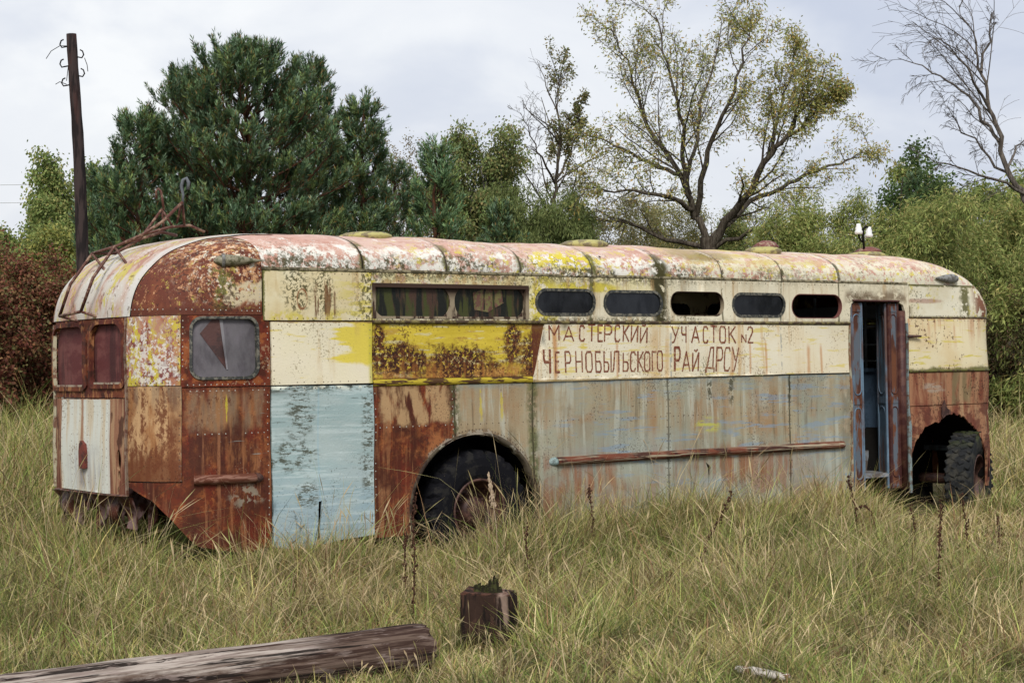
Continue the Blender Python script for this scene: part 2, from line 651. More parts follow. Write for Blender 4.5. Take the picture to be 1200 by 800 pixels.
def b_strip(m):
    """side frieze that carries the small oval windows"""
    c = m.mix(m.patch(.5, .1, 2), (.60, .54, .39), (.66, .61, .46))
    c = m.mix(m.mul(m.patch(.50, .03, 11, det=9, rough=.78), m.ss(m.u, 4.0, 3.2), m.ss(m.z, 2.40, 2.44), .9), c, (.40, .24, .18))
    yz = m.mx(m.mul(m.ss(m.z, 2.30, 2.46), .35), m.blob(3.85, 2.30, .16, .33, wob=.3), m.blob(4.35, 2.44, .45, .05, wob=.25), m.blob(1.95, 2.35, .12, .3, wob=.3))
    c = m.mix(m.mul(yz, m.patch(.44, .02, 13, det=8, rough=.7), m.ss(m.u, 5.6, 5.0)), c, LICH)
    mo = m.mul(m.mx(m.ss(m.z, 2.42, 2.54), m.ss(m.z, 2.19, 2.13)), m.patch(.49, .03, 26, det=9, rough=.8), m.m('SUBTRACT', 1.0, m.mul(m.ss(m.u, 5.0, 6.2), .7)))
    c = m.mix(m.mul(mo, .85), c, MOSS)
    for x in ROOFU[3:8]:
        ln = m.mul(m.line(m.u, x, .035 if x < 5.4 else .010, .02 if x < 5.4 else .006), m.patch(.45, .03, 11, det=7))
        c = m.mix(m.mul(ln, .8), c, MOSS)
    ln = m.mul(m.line(m.u, ROOFU[4] + .0, .09, .03), m.patch(.42, .03, 14, det=7))
    c = m.mix(ln, c, (.045, .04, .016))
    c = streaks(m, c, (.33, .2, .08), .57, 14, .6)
    # brown soot over the door
    d = m.mul(m.box(u995 - .05, u1064, 2.34, 2.44, .05, .05), m.patch(.42, .06, 10, det=6))
    c = m.mix(m.mul(d, .8), c, (.10, .055, .025))
    c = speck(m, c, MOSS, .66, 50, .7)
    return c


def b_cream_upper(m):
    c = m.mix(m.patch(.5, .1, 2), CREAM, CREAM2)
    c = m.mix(m.mul(m.ss(m.u, 1.50, 1.9), m.patch(.53, .03, 3.5, 3.5, 14, det=8, rough=.7), .8), c, LICH)
    c = m.mix(m.mul(m.box(1.02, 1.9, 2.1, 2.2, .04, .03), m.patch(.52, .03, 9), .8), c, LICH)
    sp = m.mx(m.blob(1.25, 2.38, .13, .2, wob=.3), m.blob(1.5, 2.38, .1, .2, wob=.3), m.ss(m.u, 1.72, 1.95))
    c = m.mix(m.mul(sp, m.patch(.52, .02, 34, det=5, rough=.7), .9), c, MOSS)
    st = m.mul(m.box(1.30, 1.62, 2.15, 2.46, .03, .03), m.patch(.55, .02, 26, 26, 2.2, det=5))
    c = m.mix(m.mul(st, .9), c, (.12, .05, .02))
    ring = m.m('ABSOLUTE', m.m('SUBTRACT', m.m('SQRT', m.m('ADD', m.m('POWER', m.mul(m.m('SUBTRACT', m.u, 1.30), 1.7), 2.0), m.m('POWER', m.m('SUBTRACT', m.z, 2.30), 2.0))), .08))
    ring = m.m('ADD', ring, m.mul(m.m('SUBTRACT', m.nz(12), .5), .05))
    c = m.mix(m.mul(m.ss(ring, .012, .004), .85), c, (.20, .08, .03))
    c = edge(m, c, u318 - .05, u437, 2.12, 2.53, MOSSG, .012)
    c = speck(m, c, (.12, .09, .05), .64, 60, .7)
    return streaks(m, c, (.4, .25, .1), .6, 10, .5)


def b_cream_lower(m):
    c = m.mix(m.mul(m.patch(.48, .12, 2), .6), (.68, .62, .47), CREAM)
    g = m.m('ADD', m.u, m.mul(m.m('SUBTRACT', m.nz(1.2, 1.2, 16, det=7, rough=.65), .5), .9))
    ye = m.mul(m.ss(g, 1.63, 1.70), m.ss(m.m('ADD', m.z, m.mul(m.m('SUBTRACT', m.nz(5, 5, 2), .5), .1)), 1.74, 1.78))
    c = m.mix(m.mul(ye, .92), c, (.62, .50, .05))
    c = m.mix(m.mul(m.ss(m.u, u437 - .06, u437 - .02), .8), c, (.45, .40, .05))
    c = brush(m, c, (.60, .48, .1), .63, 30, 2.5, .7)
    c = speck(m, c, (.22, .17, .09), .68, 60, .6)
    c = edge(m, c, u318, u437, ZBELT, 2.11, (.20, .12, .05), .006)
    return streaks(m, c, (.45, .30, .12), .6, 9, .4)


def b_blue(m):
    c = m.mix(m.mul(m.patch(.5, .1, 1.2, 1.2, 5), .7), (.29, .38, .375), (.38, .445, .43))
    c = m.mix(m.mul(m.ss(m.z, 1.05, .5), m.patch(.45, .1, 3, 3, 9), .45), c, (.23, .33, .41))
    c = brush(m, c, (.48, .56, .55), .56, 40, 2, .5)
    top = m.mul(m.mx(m.ss(m.z, 1.50, 1.60), m.blob(1.27, 1.42, .14, .28, wob=.4), m.blob(1.18, 1.02, .22, .13, wob=.4),
                     m.blob(1.32, .72, .11, .12, wob=.4), m.mul(m.line(m.u, u437 - .07, .05, .02), m.ss(m.z, .55, .8))),
                m.patch(.52, .05, 11, 11, 34, det=9, rough=.8))
    c = m.mix(m.mul(top, .9), c, (.06, .062, .038))
    c = m.mix(m.mul(m.ss(m.z, 1.50, 1.575), m.ss(m.u, 1.45, 1.2), m.patch(.47, .04, 4, 4, 30), .85), c, (.045, .045, .03))
    c = m.mix(m.mul(m.ss(m.z, 1.53, 1.59), m.patch(.55, .02, 9, 9, 20)), c, (.6, .62, .52))
    c = brush(m, c, (.05, .06, .05), .665, 60, 3, .8)
    c = m.mix(m.mul(m.line(m.u, 1.44, .008, .003), .22), c, (.2, .38, .5))
    c = speck(m, c, (.08, .08, .06), .71, 60, .6)
    return edge(m, c, u318, u437, .2, ZBELT, (.07, .06, .03), .006, .8)


def b_yellow(m):
    c = m.mix(m.patch(.5, .12, 3, 3, 12), (.48, .36, .035), (.56, .43, .05))
    c = m.mix(m.mul(m.ss(m.z, 1.78, 1.62), m.patch(.5, .1, 4, 4, 8), .8), c, (.42, .27, .05))
    c = brush(m, c, (.55, .50, .3), .56, 24, 3, .7)
    c = brush(m, c, (.36, .20, .05), .57, 20, 3, .6)
    cl = m.mx(m.blob(2.25, 1.79, .34, .13, wob=.5, fr=12), m.blob(2.92, 1.75, .36, .15, wob=.5, fr=12), m.blob(3.75, 1.78, .18, .25, wob=.35),
              m.blob(3.48, 1.92, .09, .19, wob=.3), m.blob(2.06, 1.9, .06, .24, wob=.3), m.mul(m.ss(m.z, 1.68, 1.60), .9))
    c = m.mix(m.mul(m.ss(m.z, 1.80, 1.66), m.patch(.47, .06, 9, 9, 5, det=8), .85), c, (.44, .21, .06))
    k = m.mul(cl, m.patch(.47, .03, 22, 22, 22, det=9, rough=.8))
    c = m.mix(k, c, (.13, .045, .015))
    k2 = m.mul(cl, m.patch(.50, .02, 34, det=9, rough=.8))
    c = m.mix(k2, c, (.035, .014, .010))
    c = streaks(m, c, (.30, .12, .03), .55, 12, .7, gate=m.ss(m.z, 1.85, 1.7))
    c = speck(m, c, (.09, .035, .015), .66, 46, .7)
    return edge(m, c, u437, u624, 1.62, 2.11, (.10, .03, .015), .010)


def b_sign(m):
    c = m.mix(m.mul(m.patch(.5, .12, 1.5), .8), (.66, .61, .47), (.62, .54, .37))
    c = brush(m, c, (.58, .47, .12), .60, 24, 2.4, .75)
    c = m.mix(m.mul(m.mx(m.blob(4.45, 2.05, .12, .05), m.blob(4.3, 1.90, .05, .03), m.blob(4.65, 2.07, .14, .03)), m.patch(.48, .03, 5, 5, 30), .9), c, (.55, .44, .08))
    c = streaks(m, c, (.50, .33, .15), .56, 9, .7, zf=.3)
    for (x, z0, z1, w) in ((U(650), 1.62, 2.1, .022), (U(723), 1.6, 1.95, .013), (U(857), 1.6, 1.88, .018), (U(878), 1.61, 1.94, .013), (U(897), 1.6, 1.95, .010), (U(947), 1.6, 1.9, .02), (U(962), 1.6, 1.9, .013)):
        k = m.mul(m.line(m.u, x, w, .006, 3, .9), m.ss(m.z, z0 - .03, z0 + .03), m.ss(m.z, z1 + .03, z1 - .06))
        c = m.mix(m.mul(k, .62), c, (.42, .17, .045))
    k = m.mul(m.blob(U(826), 1.68, .07, .12, wob=.4), m.patch(.54, .02, 60, det=3))
    c = m.mix(m.mul(k, .8), c, (.12, .12, .05))
    k = m.mul(m.mx(m.line(m.u, U(786), .012, .012), m.line(m.u, U(916), .010, .008)), m.patch(.5, .03, 14))
    c = m.mix(m.mul(k, .7), c, (.24, .25, .24))
    c = speck(m, c, (.25, .17, .09), .66, 48, .7)
    return edge(m, c, u624 - .1, u995, ZBELT, 2.1, (.22, .15, .05), .005, .8)


def b_rustbelt(m):
    """lower side skirt: rust at the back, stained tan and grey-blue further on"""
    r = rusty(m)
    r = streaks(m, r, (.06, .018, .010), .52, 16, .7, .08, .8)
    r = streaks(m, r, (.34, .16, .07), .57, 22, .6, .05, .7)
    t0 = m.mul(m.box(u437 + .07, u532 - .06, 1.25, 1.57, .03, .05), m.patch(.44, .06, 9, 9, 2.5, det=7))
    c = m.mix(m.mul(t0, .85), r, TAN)
    t1 = m.mul(m.box(u437 + .12, u532 - .02, .98, 1.14, .05, .08), m.patch(.5, .05, 5, 5, 4, det=7))
    c = m.mix(m.mul(t1, .7), c, (.36, .14, .05))
    # tan / grey-blue body
    g = m.mix(m.patch(.5, .09, 1.6, 1.6, 2.6, det=5), GREYG, (.36, .30, .19))
    g = m.mix(m.mul(m.ss(m.u, 3.1, 4.3), .55), m.mix(.6, g, (.33, .21, .10)), m.mix(m.patch(.5, .08, 2.5, 2.5, .6, det=4), (.26, .31, .26), (.34, .32, .22)))
    g = m.mix(m.mul(m.patch(.50, .10, 5, 5, .8, det=7, rough=.7), .6), g, (.29, .22, .13))
    g = streaks(m, g, (.28, .165, .08), .51, 9, .75, .08, .5)
    g = m.mix(m.mul(m.patch(.53, .05, 1.3, 1.3, 2.2, det=6), .45), g, (.24, .29, .24))
    g = streaks(m, g, (.22, .09, .04), .50, 11, .8, .07, .6, gate=m.ss(m.z, 1.0, .84))
    g = streaks(m, g, (.13, .10, .06), .56, 15, .6, .05, .5)
    g = streaks(m, g, (.42, .42, .34), .55, 10, .7, .06, .6)
    g = m.mix(m.mul(m.patch(.5, .1, .9, .9, 1.8, det=5), m.ss(m.u, 3.6, 4.1), .40), g, (.27, .33, .32))
    g = brush(m, g, (.19, .26, .33), .575, 20, 1.8, .6, gate=m.mul(m.ss(m.u, 3.7, 4.2), m.patch(.47, .06, 1.6)))
    rr = m.mul(m.mx(m.box(U(655), U(720), .55, .84, .05, .1), m.box(U(845), U(925), .45, .83, .05, .1)), m.patch(.48, .05, 9, 9, 1.2, det=6))
    g = m.mix(m.mul(rr, .6), g, (.25, .10, .045))
    gr = m.mul(m.mx(m.line(m.u, U(857), .035, .02), m.line(m.u, U(925), .02, .01), m.line(m.u, U(832), .02, .02)), m.ss(m.z, 1.25, 1.4), m.patch(.49, .02, 24, det=6))
    g = m.mix(m.mul(gr, .85), g, (.06, .055, .03))
    g = m.mix(m.mul(m.line(m.u, u624, .05, .02), m.patch(.47, .04, 9, det=6), .7), g, (.13, .13, .045))
    g = m.mix(m.mul(m.line(m.u, u995 - .05, .07, .02), m.patch(.48, .05, 8, 8, 5, det=6), .6), g, (.16, .15, .11))
    ye = m.mul(m.blob(U(828), 1.13, .16, .07, wob=.3), m.patch(.5, .03, 3, 3, 22))
    g = m.mix(m.mul(ye, .7), g, (.45, .44, .06))
    yd = m.mul(m.mx(m.line(m.u, U(563), .008, .03, 5), m.line(m.u, U(588), .008, .03, 5)), m.ss(m.z, 1.22, 1.3))
    g = m.mix(m.mul(yd, .75), g, (.45, .36, .05))
    g = m.mix(m.mul(m.ss(m.z, 1.50, 1.60), m.patch(.5, .04, 6, 6, 20), .7), g, (.17, .22, .23))
    c = m.mix(m.ss(m.m('ADD', m.u, m.mul(m.m('SUBTRACT', m.nz(6, det=7), .5), .16)), u532 - .02, u532 + .02), c, g)
    for x in (u532, u624, u782, u925):
        c = m.mix(m.mul(m.line(m.u, x, .010, .006, 20), .55 if x == u782 else .8), c, (.045, .04, .022))
    sm = m.mul(m.mx(m.line(m.u, u532, .05, .02), m.line(m.u, u624, .05, .02)), m.patch(.50, .03, 18, det=8))
    c = m.mix(m.mul(sm, .7), c, (.085, .09, .04))
    c = m.mix(m.mul(m.ss(m.z, 1.575, 1.592), .8), c, (.06, .05, .025))
    # rust bleeding off the arch
    dx = m.m('SUBTRACT', m.u, ARCU); dz = m.m('SUBTRACT', m.z, ARCZ)
    d = m.m('SQRT', m.m('ADD', m.mul(dx, dx), m.mul(dz, dz)))
    d = m.m('ADD', d, m.mul(m.m('SUBTRACT', m.nz(8, det=8, rough=.7), .5), .16))
    c = m.mix(m.mul(m.ss(d, .76, .69), .75), c, (.10, .055, .03))
    pc = m.mul(m.ss(d, .735, .72), m.ss(m.z, .85, 1.0), m.patch(.5, .02, 9, det=4))
    c = m.mix(m.mul(pc, .5), c, (.40, .37, .30))
    return speck(m, c, (.05, .03, .02), .68, 60, .6)


def b_reardoor(m):
    r = rusty(m)
    r = streaks(m, r, (.05, .016, .010), .50, 16, .7, .08, .8)
    r = streaks(m, r, (.30, .13, .06), .58, 24, .6, .05, .7)
    a = m.mul(m.box(.34, u318 - .06, 1.26, 1.56, .05, .07), m.patch(.44, .12, 9, 9, 1.6, det=8))
    c = m.mix(m.mul(a, .8), r, m.mix(m.patch(.5, .1, 14, 14, 2), (.29, .15, .065), (.21, .14, .085)))
    b = m.mul(m.box(.42, u318 - .06, .92, 1.18, .08, .10), m.patch(.52, .10, 12, 12, 2.4, det=8, rough=.7))
    c = m.mix(m.mul(b, .7), c, (.26, .105, .04))
    c = m.mix(m.mul(m.patch(.56, .04, 10, 10, 5, det=9, rough=.78), .8), c, (.075, .022, .012))
    c = brush(m, c, (.22, .24, .22), .65, 34, 1.6, .7, gate=m.box(.45, u318, 1.0, 1.5, .05, .05))
    c = m.mix(m.mul(m.line(m.u, .62, .006, .014, 6), m.box(.5, .8, 1.32, 1.53, .02, 0), .8), c, (.45, .36, .04))
    c = m.mix(m.mul(m.blob(.78, .72, .12, .10, wob=.4), m.patch(.5, .03, 16), .6), c, (.30, .27, .20))
    return speck(m, c, (.30, .22, .15), .72, 50, .5)


def b_window_rust(m):
    c = m.mix(m.mul(m.patch(.52, .08, 5), .6), RUSTR, (.17, .05, .022))
    c = m.mix(m.mul(m.patch(.57, .03, 12, det=8), .7), c, RUSTO)
    c = m.mix(m.mul(m.patch(.54, .05, 6, det=8), .8), c, RUSTD)
    c = m.mix(m.mul(m.blob(.55, 1.67, .14, .025, wob=.3), m.patch(.47, .04, 18), .9), c, (.20, .19, .03))
    return speck(m, c, (.33, .22, .13), .65, 40, .5)


def b_corner_upper(m):
    c = m.mix(m.patch(.5, .05, 7, det=8, rough=.7), (.17, .05, .045), (.34, .15, .09))
    c = m.mix(m.mul(m.patch(.53, .03, 17, 17, 13, det=9, rough=.8), .9), c, (.42, .37, .34))
    c = m.mix(m.mul(m.patch(.53, .03, 10, 10, 7, det=9, rough=.8), .95), c, (.46, .38, .04))
    c = m.mix(m.mul(m.ss(m.v, .12, .30), m.ss(m.z, 1.86, 1.98), m.patch(.46, .04, 5), .7), c, (.36, .20, .13))
    c = m.mix(m.mul(m.ss(m.v, .19, .10), m.patch(.46, .03, 9, det=8), .9), c, (.50, .42, .04))
    return speck(m, c, (.62, .60, .55), .62, 30, .7)


def b_corner_lower(m):
    c = m.mix(m.patch(.5, .08, 7, 7, 2.5, det=7), (.27, .125, .05), (.42, .26, .13))
    c = streaks(m, c, (.11, .035, .015), .50, 13, .85, .06, 1.2)
    c = m.mix(m.mul(m.patch(.53, .04, 9, 9, 6, det=9, rough=.8), .9), c, (.12, .038, .016))
    lo = m.ss(m.m('ADD', m.z, m.mul(m.m('SUBTRACT', m.nz(9, 9, 4, det=8, rough=.75), .5), .3)), 1.08, .98)
    c = m.mix(m.mul(lo, .85), c, (.12, .038, .016))
    c = m.mix(m.mul(m.ss(m.z, 1.35, 1.58), m.patch(.5, .08, 14, 14, 2), .6), c, (.23, .17, .11))
    c = m.mix(m.mul(m.ss(m.v, .17, .10), m.patch(.51, .03, 22, det=8), .8), c, (.34, .38, .38))
    return speck(m, c, (.05, .02, .012), .70, 60, .7)


def b_rear_frame(m):
    c = m.mix(m.patch(.52, .08, 6, det=7), (.085, .022, .016), (.15, .045, .022))
    c = m.mix(m.mul(m.patch(.57, .03, 13, 13, 5, det=8), .7), c, (.36, .17, .07))
    return m.mix(m.mul(m.patch(.55, .04, 9, det=8), .8), c, (.04, .016, .012))


def b_rear_low(m):
    c = m.mix(m.patch(.5, .06, 11, 11, 1.2, det=7), (.12, .04, .025), (.25, .12, .07))
    c = m.mix(m.mul(m.patch(.54, .04, 20, 20, 1.5, det=7), .7), c, (.36, .23, .13))
    return m.mix(m.mul(m.patch(.56, .03, 9, 9, 3, det=8), .85), c, (.05, .018, .012))


def b_hatch(m):
    c = m.mix(m.mul(m.patch(.52, .08, 12, 12, 1.0, det=6), .9), (.55, .56, .50), (.50, .42, .30))
    c = m.mix(m.mul(m.box(1.02, 1.62, .7, 1.1, .1, .1, ax='v'), m.patch(.5, .08, 14, 14, 2), .5), c, (.28, .28, .30))
    k = m.mul(m.line(m.v, 1.36, .025, .012, 4), m.ss(m.z, 1.05, 1.2), .85)
    c = m.mix(k, c, (.26, .12, .06))
    k = m.mul(m.line(m.v, 1.36, .045, .012, 4), m.ss(m.z, 1.0, .95), m.ss(m.z, .74, .82), .75)
    c = m.mix(k, c, (.20, .19, .20))
    c = m.mix(m.mul(m.ss(m.z, .76, .70), m.patch(.5, .03, 18, 18, 4), .9), c, (.12, .09, .06))
    return speck(m, c, (.20, .14, .09), .66, 44, .7)


def b_domestrip(m):
    c = m.mix(m.patch(.5, .09, 1.5, 3, 1.5, det=6), (.48, .45, .40), (.42, .29, .23))
    c = m.mix(m.mul(m.patch(.56, .05, 3, 6, 3, det=8, rough=.7), .7), c, (.30, .14, .10))
    c = m.mix(m.mul(m.patch(.56, .02, 4, 9, 4, det=9, rough=.7), .85), c, (.44, .38, .08))
    c = m.mix(m.mul(m.mx(m.line(m.v, DV0 + .05, .05, .02), m.line(m.v, W - DV0 - .05, .05, .02)), .8), c, (.50, .49, .46))
    c = m.mix(m.mul(m.patch(.62, .03, 20, det=5), .7), c, (.09, .05, .03))
    return speck(m, c, (.60, .58, .54), .62, 36, .6)


def b_domequarter(m):
    c = m.mix(m.patch(.52, .08, 4, det=7), (.105, .03, .018), (.16, .05, .025))
    ring = m.mul(m.ss(m.z, 2.20, 2.36), m.ss(m.z, 2.88, 2.76), m.ss(m.u, .20, .6))
    k = m.mul(m.mx(m.mul(ring, m.patch(.535, .03, 14, 14, 10, det=9, rough=.8)), m.mul(m.patch(.60, .02, 18, 18, 12, det=9, rough=.8), .9)), .95)
    c = m.mix(k, c, (.48, .26, .13))
    k = m.mul(ring, m.patch(.57, .02, 18, det=9, rough=.8))
    c = m.mix(k, c, (.58, .53, .42))
    c = m.mix(m.mul(m.box(.62, .95, 2.26, 2.42, .02, .05), m.patch(.42, .03, 12, det=7), .9), c, (.54, .46, .30))
    c = m.mix(m.mul(m.patch(.60, .02, 13, det=9, rough=.8), .8), c, (.40, .32, .07))
    k = m.mul(m.blob(.62, 2.36, .1, .2, wob=.4), m.patch(.5, .02, 16, det=8))
    c = m.mix(m.mul(k, .9), c, MOSSG)
    c = m.mix(m.mul(m.ss(m.z, 2.26, 2.20), .7), c, (.08, .024, .014))
    return speck(m, c, (.04, .016, .012), .60, 40, .7)


def b_front_top(m):
    c = m.mix(m.patch(.5, .1, 3), (.60, .54, .38), (.66, .62, .48))
    c = m.mix(m.mul(m.patch(.52, .02, 7, det=9, rough=.72), m.ss(m.u, L - .55, L - .35), .95), c, (.17, .06, .03))
    c = m.mix(m.mul(m.patch(.60, .02, 6, det=8), .7), c, LICH)
    k = m.mul(m.mx(m.line(m.u, L - .62, .07, .03), m.ss(m.z, 2.21, 2.18), m.line(m.z, 2.53, .015, .01)), m.patch(.43, .03, 12, det=8))
    c = m.mix(m.mul(k, .9), c, (.09, .085, .02))
    c = m.mix(m.mul(m.blob(u1064 + .3, 2.36, .28, .025, wob=.3), .6), c, (.30, .13, .10))
    c = m.mix(m.mul(m.ss(m.u, u1064 + .12, u1064 + .02), m.patch(.5, .03, 10), .8), c, (.09, .06, .02))
    return speck(m, c, MOSS, .67, 50, .7)


def b_front_cream(m):
    c = m.mix(m.mul(m.patch(.5, .1, 2), .7), (.66, .58, .38), (.60, .47, .26))
    c = brush(m, c, (.55, .46, .08), .61, 22, 2.5, .85)
    c = streaks(m, c, (.42, .18, .08), .54, 9, .65, .07, .4, gate=m.ss(m.z, 1.75, 2.05))
    c = speck(m, c, (.10, .05, .03), .66, 26, .9)
    c = m.mix(m.mul(m.ss(m.m('ADD', m.z, m.mul(m.m('SUBTRACT', m.nz(7, det=7), .5), .1)), 1.65, 1.61), .9), c, MOSSG)
    c = m.mix(m.mul(m.ss(m.u, L - .20, L - .13), m.patch(.45, .05, 8, 8, 3), .9), c, (.16, .05, .03))
    return edge(m, c, u1064, L + .3, 1.6, 2.17, (.28, .10, .03), .012, .8)


def b_front_rust(m):
    c = m.mix(m.patch(.5, .08, 7, 7, 1.6, det=7), (.17, .055, .03), (.30, .15, .08))
    c = m.mix(m.mul(m.box(U(1116), U(1138), 1.24, 1.6, .03, .04), m.patch(.45, .08, 9, 9, 2), .8), c, (.17, .14, .07))
    c = streaks(m, c, (.36, .24, .13), .54, 14, .7)
    c = m.mix(m.mul(m.ss(m.z, 1.30, 1.20), m.patch(.5, .05, 8, det=7), .8), c, (.10, .03, .02))
    c = m.mix(m.mul(m.blob(U(1095), 1.42, .18, .05, wob=.3), m.patch(.5, .05, 3, 3, 18), .5), c, (.34, .32, .26))
    return speck(m, c, (.04, .018, .012), .62, 40, .7)


def solid(name, col, col2=None, fr=12, rough=.6, spec=.35, metal=0, t=.52):
    def f(m):
        if col2 is None: return m.mix(m.mul(m.patch(.5, .12, 20), .3), col, tuple(k * .6 for k in col))
        return m.mix(m.patch(t, .05, fr, det=8, rough=.7), col, col2)
    return paint(name, f, rough, spec=spec)


def glass(name, col, rough=.12, dust=None):
    m = Mt(name)
    c = m.mix(m.patch(.52, .12, 6, 6, 3, det=7), col, tuple(k * 1.8 + .01 for k in col))
    if dust: c = m.mix(m.mul(m.patch(.53, .1, 8, 8, 4, det=8, rough=.7), .6), c, dust)
    return m.out(c, rough=m.m('ADD', rough, m.mul(m.nz(12), .2)), spec=.28, bump=m.nz(3, det=2), bstr=.15, bdist=.03)


M_tube = solid('rusty_tube', (.085, .03, .02), (.24, .15, .10), 18, t=.56)
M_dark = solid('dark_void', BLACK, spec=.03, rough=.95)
M_rivet = solid('rivet_metal', (.20, .15, .11))
M_rivetd = solid('rivet_rust', (.06, .03, .02))
M_rivetl = solid('rivet_pale', (.42, .40, .34))
M_seal = solid('window_seal', (.03, .032, .028), (.14, .13, .10), 25)
M_letter = solid('letter_paint', (.16, .045, .022), (.34, .20, .11), 40, t=.55)
M_ledge = solid('mossy_ledge', (.05, .03, .015), (.16, .13, .045), 14)
M_rail = paint('rub_rail_paint', lambda m: m.mix(m.patch(.545, .03, 1.1, 60, 60, det=7), m.mix(m.patch(.5, .05, 5), (.13, .04, .022), (.05, .02, .014)), (.30, .25, .17)))
M_railend = solid('rail_end_paint', (.26, .35, .34), (.12, .15, .14), 18)
M_gutter = solid('gutter_strip', (.20, .17, .10), (.055, .045, .02), 16)
M_lamp = solid('old_lamp_metal', (.20, .18, .12), (.07, .065, .03), 22, rough=.45, metal=0)
M_lampg = solid('grey_lamp_metal', (.20, .20, .19), (.09, .085, .07), 22, rough=.45)
M_vent = solid('vent_lichen', (.36, .33, .12), (.16, .13, .07), 11)
M_ventr = solid('vent_rust', (.15, .05, .04), (.33, .26, .18), 11, t=.57)
M_porc = solid('porcelain', (.72, .72, .70), rough=.25, spec=.5)
M_bluein = solid('blue_door_paint', (.075, .12, .18), (.05, .08, .12), 7, rough=.5)
M_blueout = paint('blue_leaf_paint', lambda m: streaks(m, m.mix(m.patch(.52, .05, 7, 7, 3, det=8), (.13, .20, .27), (.09, .14, .19)), (.10, .045, .025), .49, 12, .85))
M_rustleaf = paint('rusty_leaf_paint', lambda m: m.mix(m.mul(m.patch(.52, .04, 9, 9, 3, det=8), .9), m.mix(m.patch(.5, .08, 8, 8, 4, det=7), (.07, .028, .018), (.13, .05, .025)), (.10, .125, .15)))
M_redpost = solid('red_brown_post', (.045, .012, .010), (.08, .03, .02), 9)
M_tyre = solid('tyre_rubber', (.008, .008, .010), (.020, .019, .018), 9, rough=.85, spec=.06, t=.56)
M_tyremoss = paint('mossy_tyre', lambda m: m.mix(m.mul(m.patch(.5, .05, 7, det=7), m.ss(m.z, .35, .52), .45), m.mix(m.patch(.55, .06, 8), (.020, .021, .022), (.042, .040, .034)), (.07, .085, .02)), .85, spec=.06)
M_rim = solid('rusty_rim', (.035, .014, .011), (.085, .04, .028), 13)
M_board = paint('rear_window_board', lambda m: streaks(m, m.mix(m.patch(.5, .08, 4, 4, 8, det=7), (.10, .028, .028), (.14, .05, .045)), (.045, .018, .018), .52, 8, .8))
M_inner = solid('inner_sheet', (.05, .06, .065), (.03, .03, .03), 6)
M_film = glass('faded_window_film', (.065, .058, .064), .40, (.115, .108, .112))
M_glassd = glass('dark_window_glass', (.003, .004, .006), .10, (.010, .011, .013))
# ------------------------------------------------------------------ the bus
BUS = empty('derelict_trolleybus', (0, 0, 0),
            'long derelict trolleybus, rusty with peeling cream, yellow and blue paint, in tall grass',
            'trolleybus')
BUS.matrix_world = BUSM
ROOFU = [U(x, y) for x, y in ((425, 318), (523, 320), (610, 322), (693, 325), (772, 327), (846, 329), (915, 330), (982, 331), (1058, 333))]
ARCU = (U(487, 600) + U(632, 600)) / 2 - .03; ARCZ = .44; ARCR = .69
FARU = (U(1068, 580) + U(1158, 580)) / 2; FARZ = .44; FARR = .69
DV0 = .56
ks = lambda v: v          # s == u on the straight side


def panel(name, poly, mat, holes=(), label=None, off=0.0, riv=None, rmat=None, rr=.0065, t=.02, st=.12, parent=None, warp=None, skip=.12):
    mb = patch_mb(poly, holes, off=off, t=t, st=st, warp=warp)
    mats = [mat]
    if riv:
        rivets(mb, riv, 1, rr, off, skip)
        mats.append(rmat or M_rivet)
    return mb.build(name, mats, parent or BUS, label)


def g(poly, d=.002):
    """pull a rectangle in by d so that neighbours leave a thin seam"""
    cx = sum(p[0] for p in poly) / len(poly); cy = sum(p[1] for p in poly) / len(poly)
    return [(x - d if x > cx else x + d, y - d if y > cy else y + d) for x, y in poly]


# --- roof sheets (right across)
M_roof = paint('peeling_roof_paint', b_roof)
us = [ .93 ] + ROOFU
HS = [ZG + .02 * i for i in range(0, 5)] + [ZG + .1 + .05 * i for i in range(1, 18)]
HFULL = list(np.linspace(ZG, ZG + .12, 6)) + list(np.linspace(ZG + .17, ZG + 1.83, 30)) + list(np.linspace(ZG + 1.88, ZG + 2, 6))
HFULL = [float(h) for h in HFULL]
for i in range(len(us) - 1):
    a, b = us[i] + .004, us[i + 1] - .004
    if i == 0: continue
    poly = [(a, h) for h in HFULL] + [(b, h) for h in reversed(HFULL)]
    mb = MB()
    n = len(HFULL); m_ = 8
    vs = []
    for k in range(m_ + 1):
        for h in HFULL:
            s = a + (b - a) * k / m_
            p = FS(s, h); nn = FN(s, min(max(h, ZG + .01), ZG + 1.99))
            lip = .006 if k == m_ else 0
            vs.append(p + nn * (dent(p) * 1.5 + lip))
    fs = [[k * n + j, (k + 1) * n + j, (k + 1) * n + j + 1, k * n + j + 1] for k in range(m_) for j in range(n - 1)]
    mb.add(vs, fs, 0, True)
    mb.build('roof_panel', M_roof, BUS)


def shell_grid(srange, hs, off=0.0, ns=14):
    """grid surface; srange(h) -> (s0, s1)"""
    mb = MB(); vs = []
    for h in hs:
        s0, s1 = srange(h)
        for k in range(ns + 1):
            s = s0 + (s1 - s0) * k / ns
            p = FS(s, h); vs.append(p + FN(s, h) * (off + dent(p)))
    n = ns + 1
    fs = [[j * n + k, j * n + k + 1, (j + 1) * n + k + 1, (j + 1) * n + k] for j in range(len(hs) - 1) for k in range(ns)]
    mb.add(vs, fs, 0, True)
    return mb


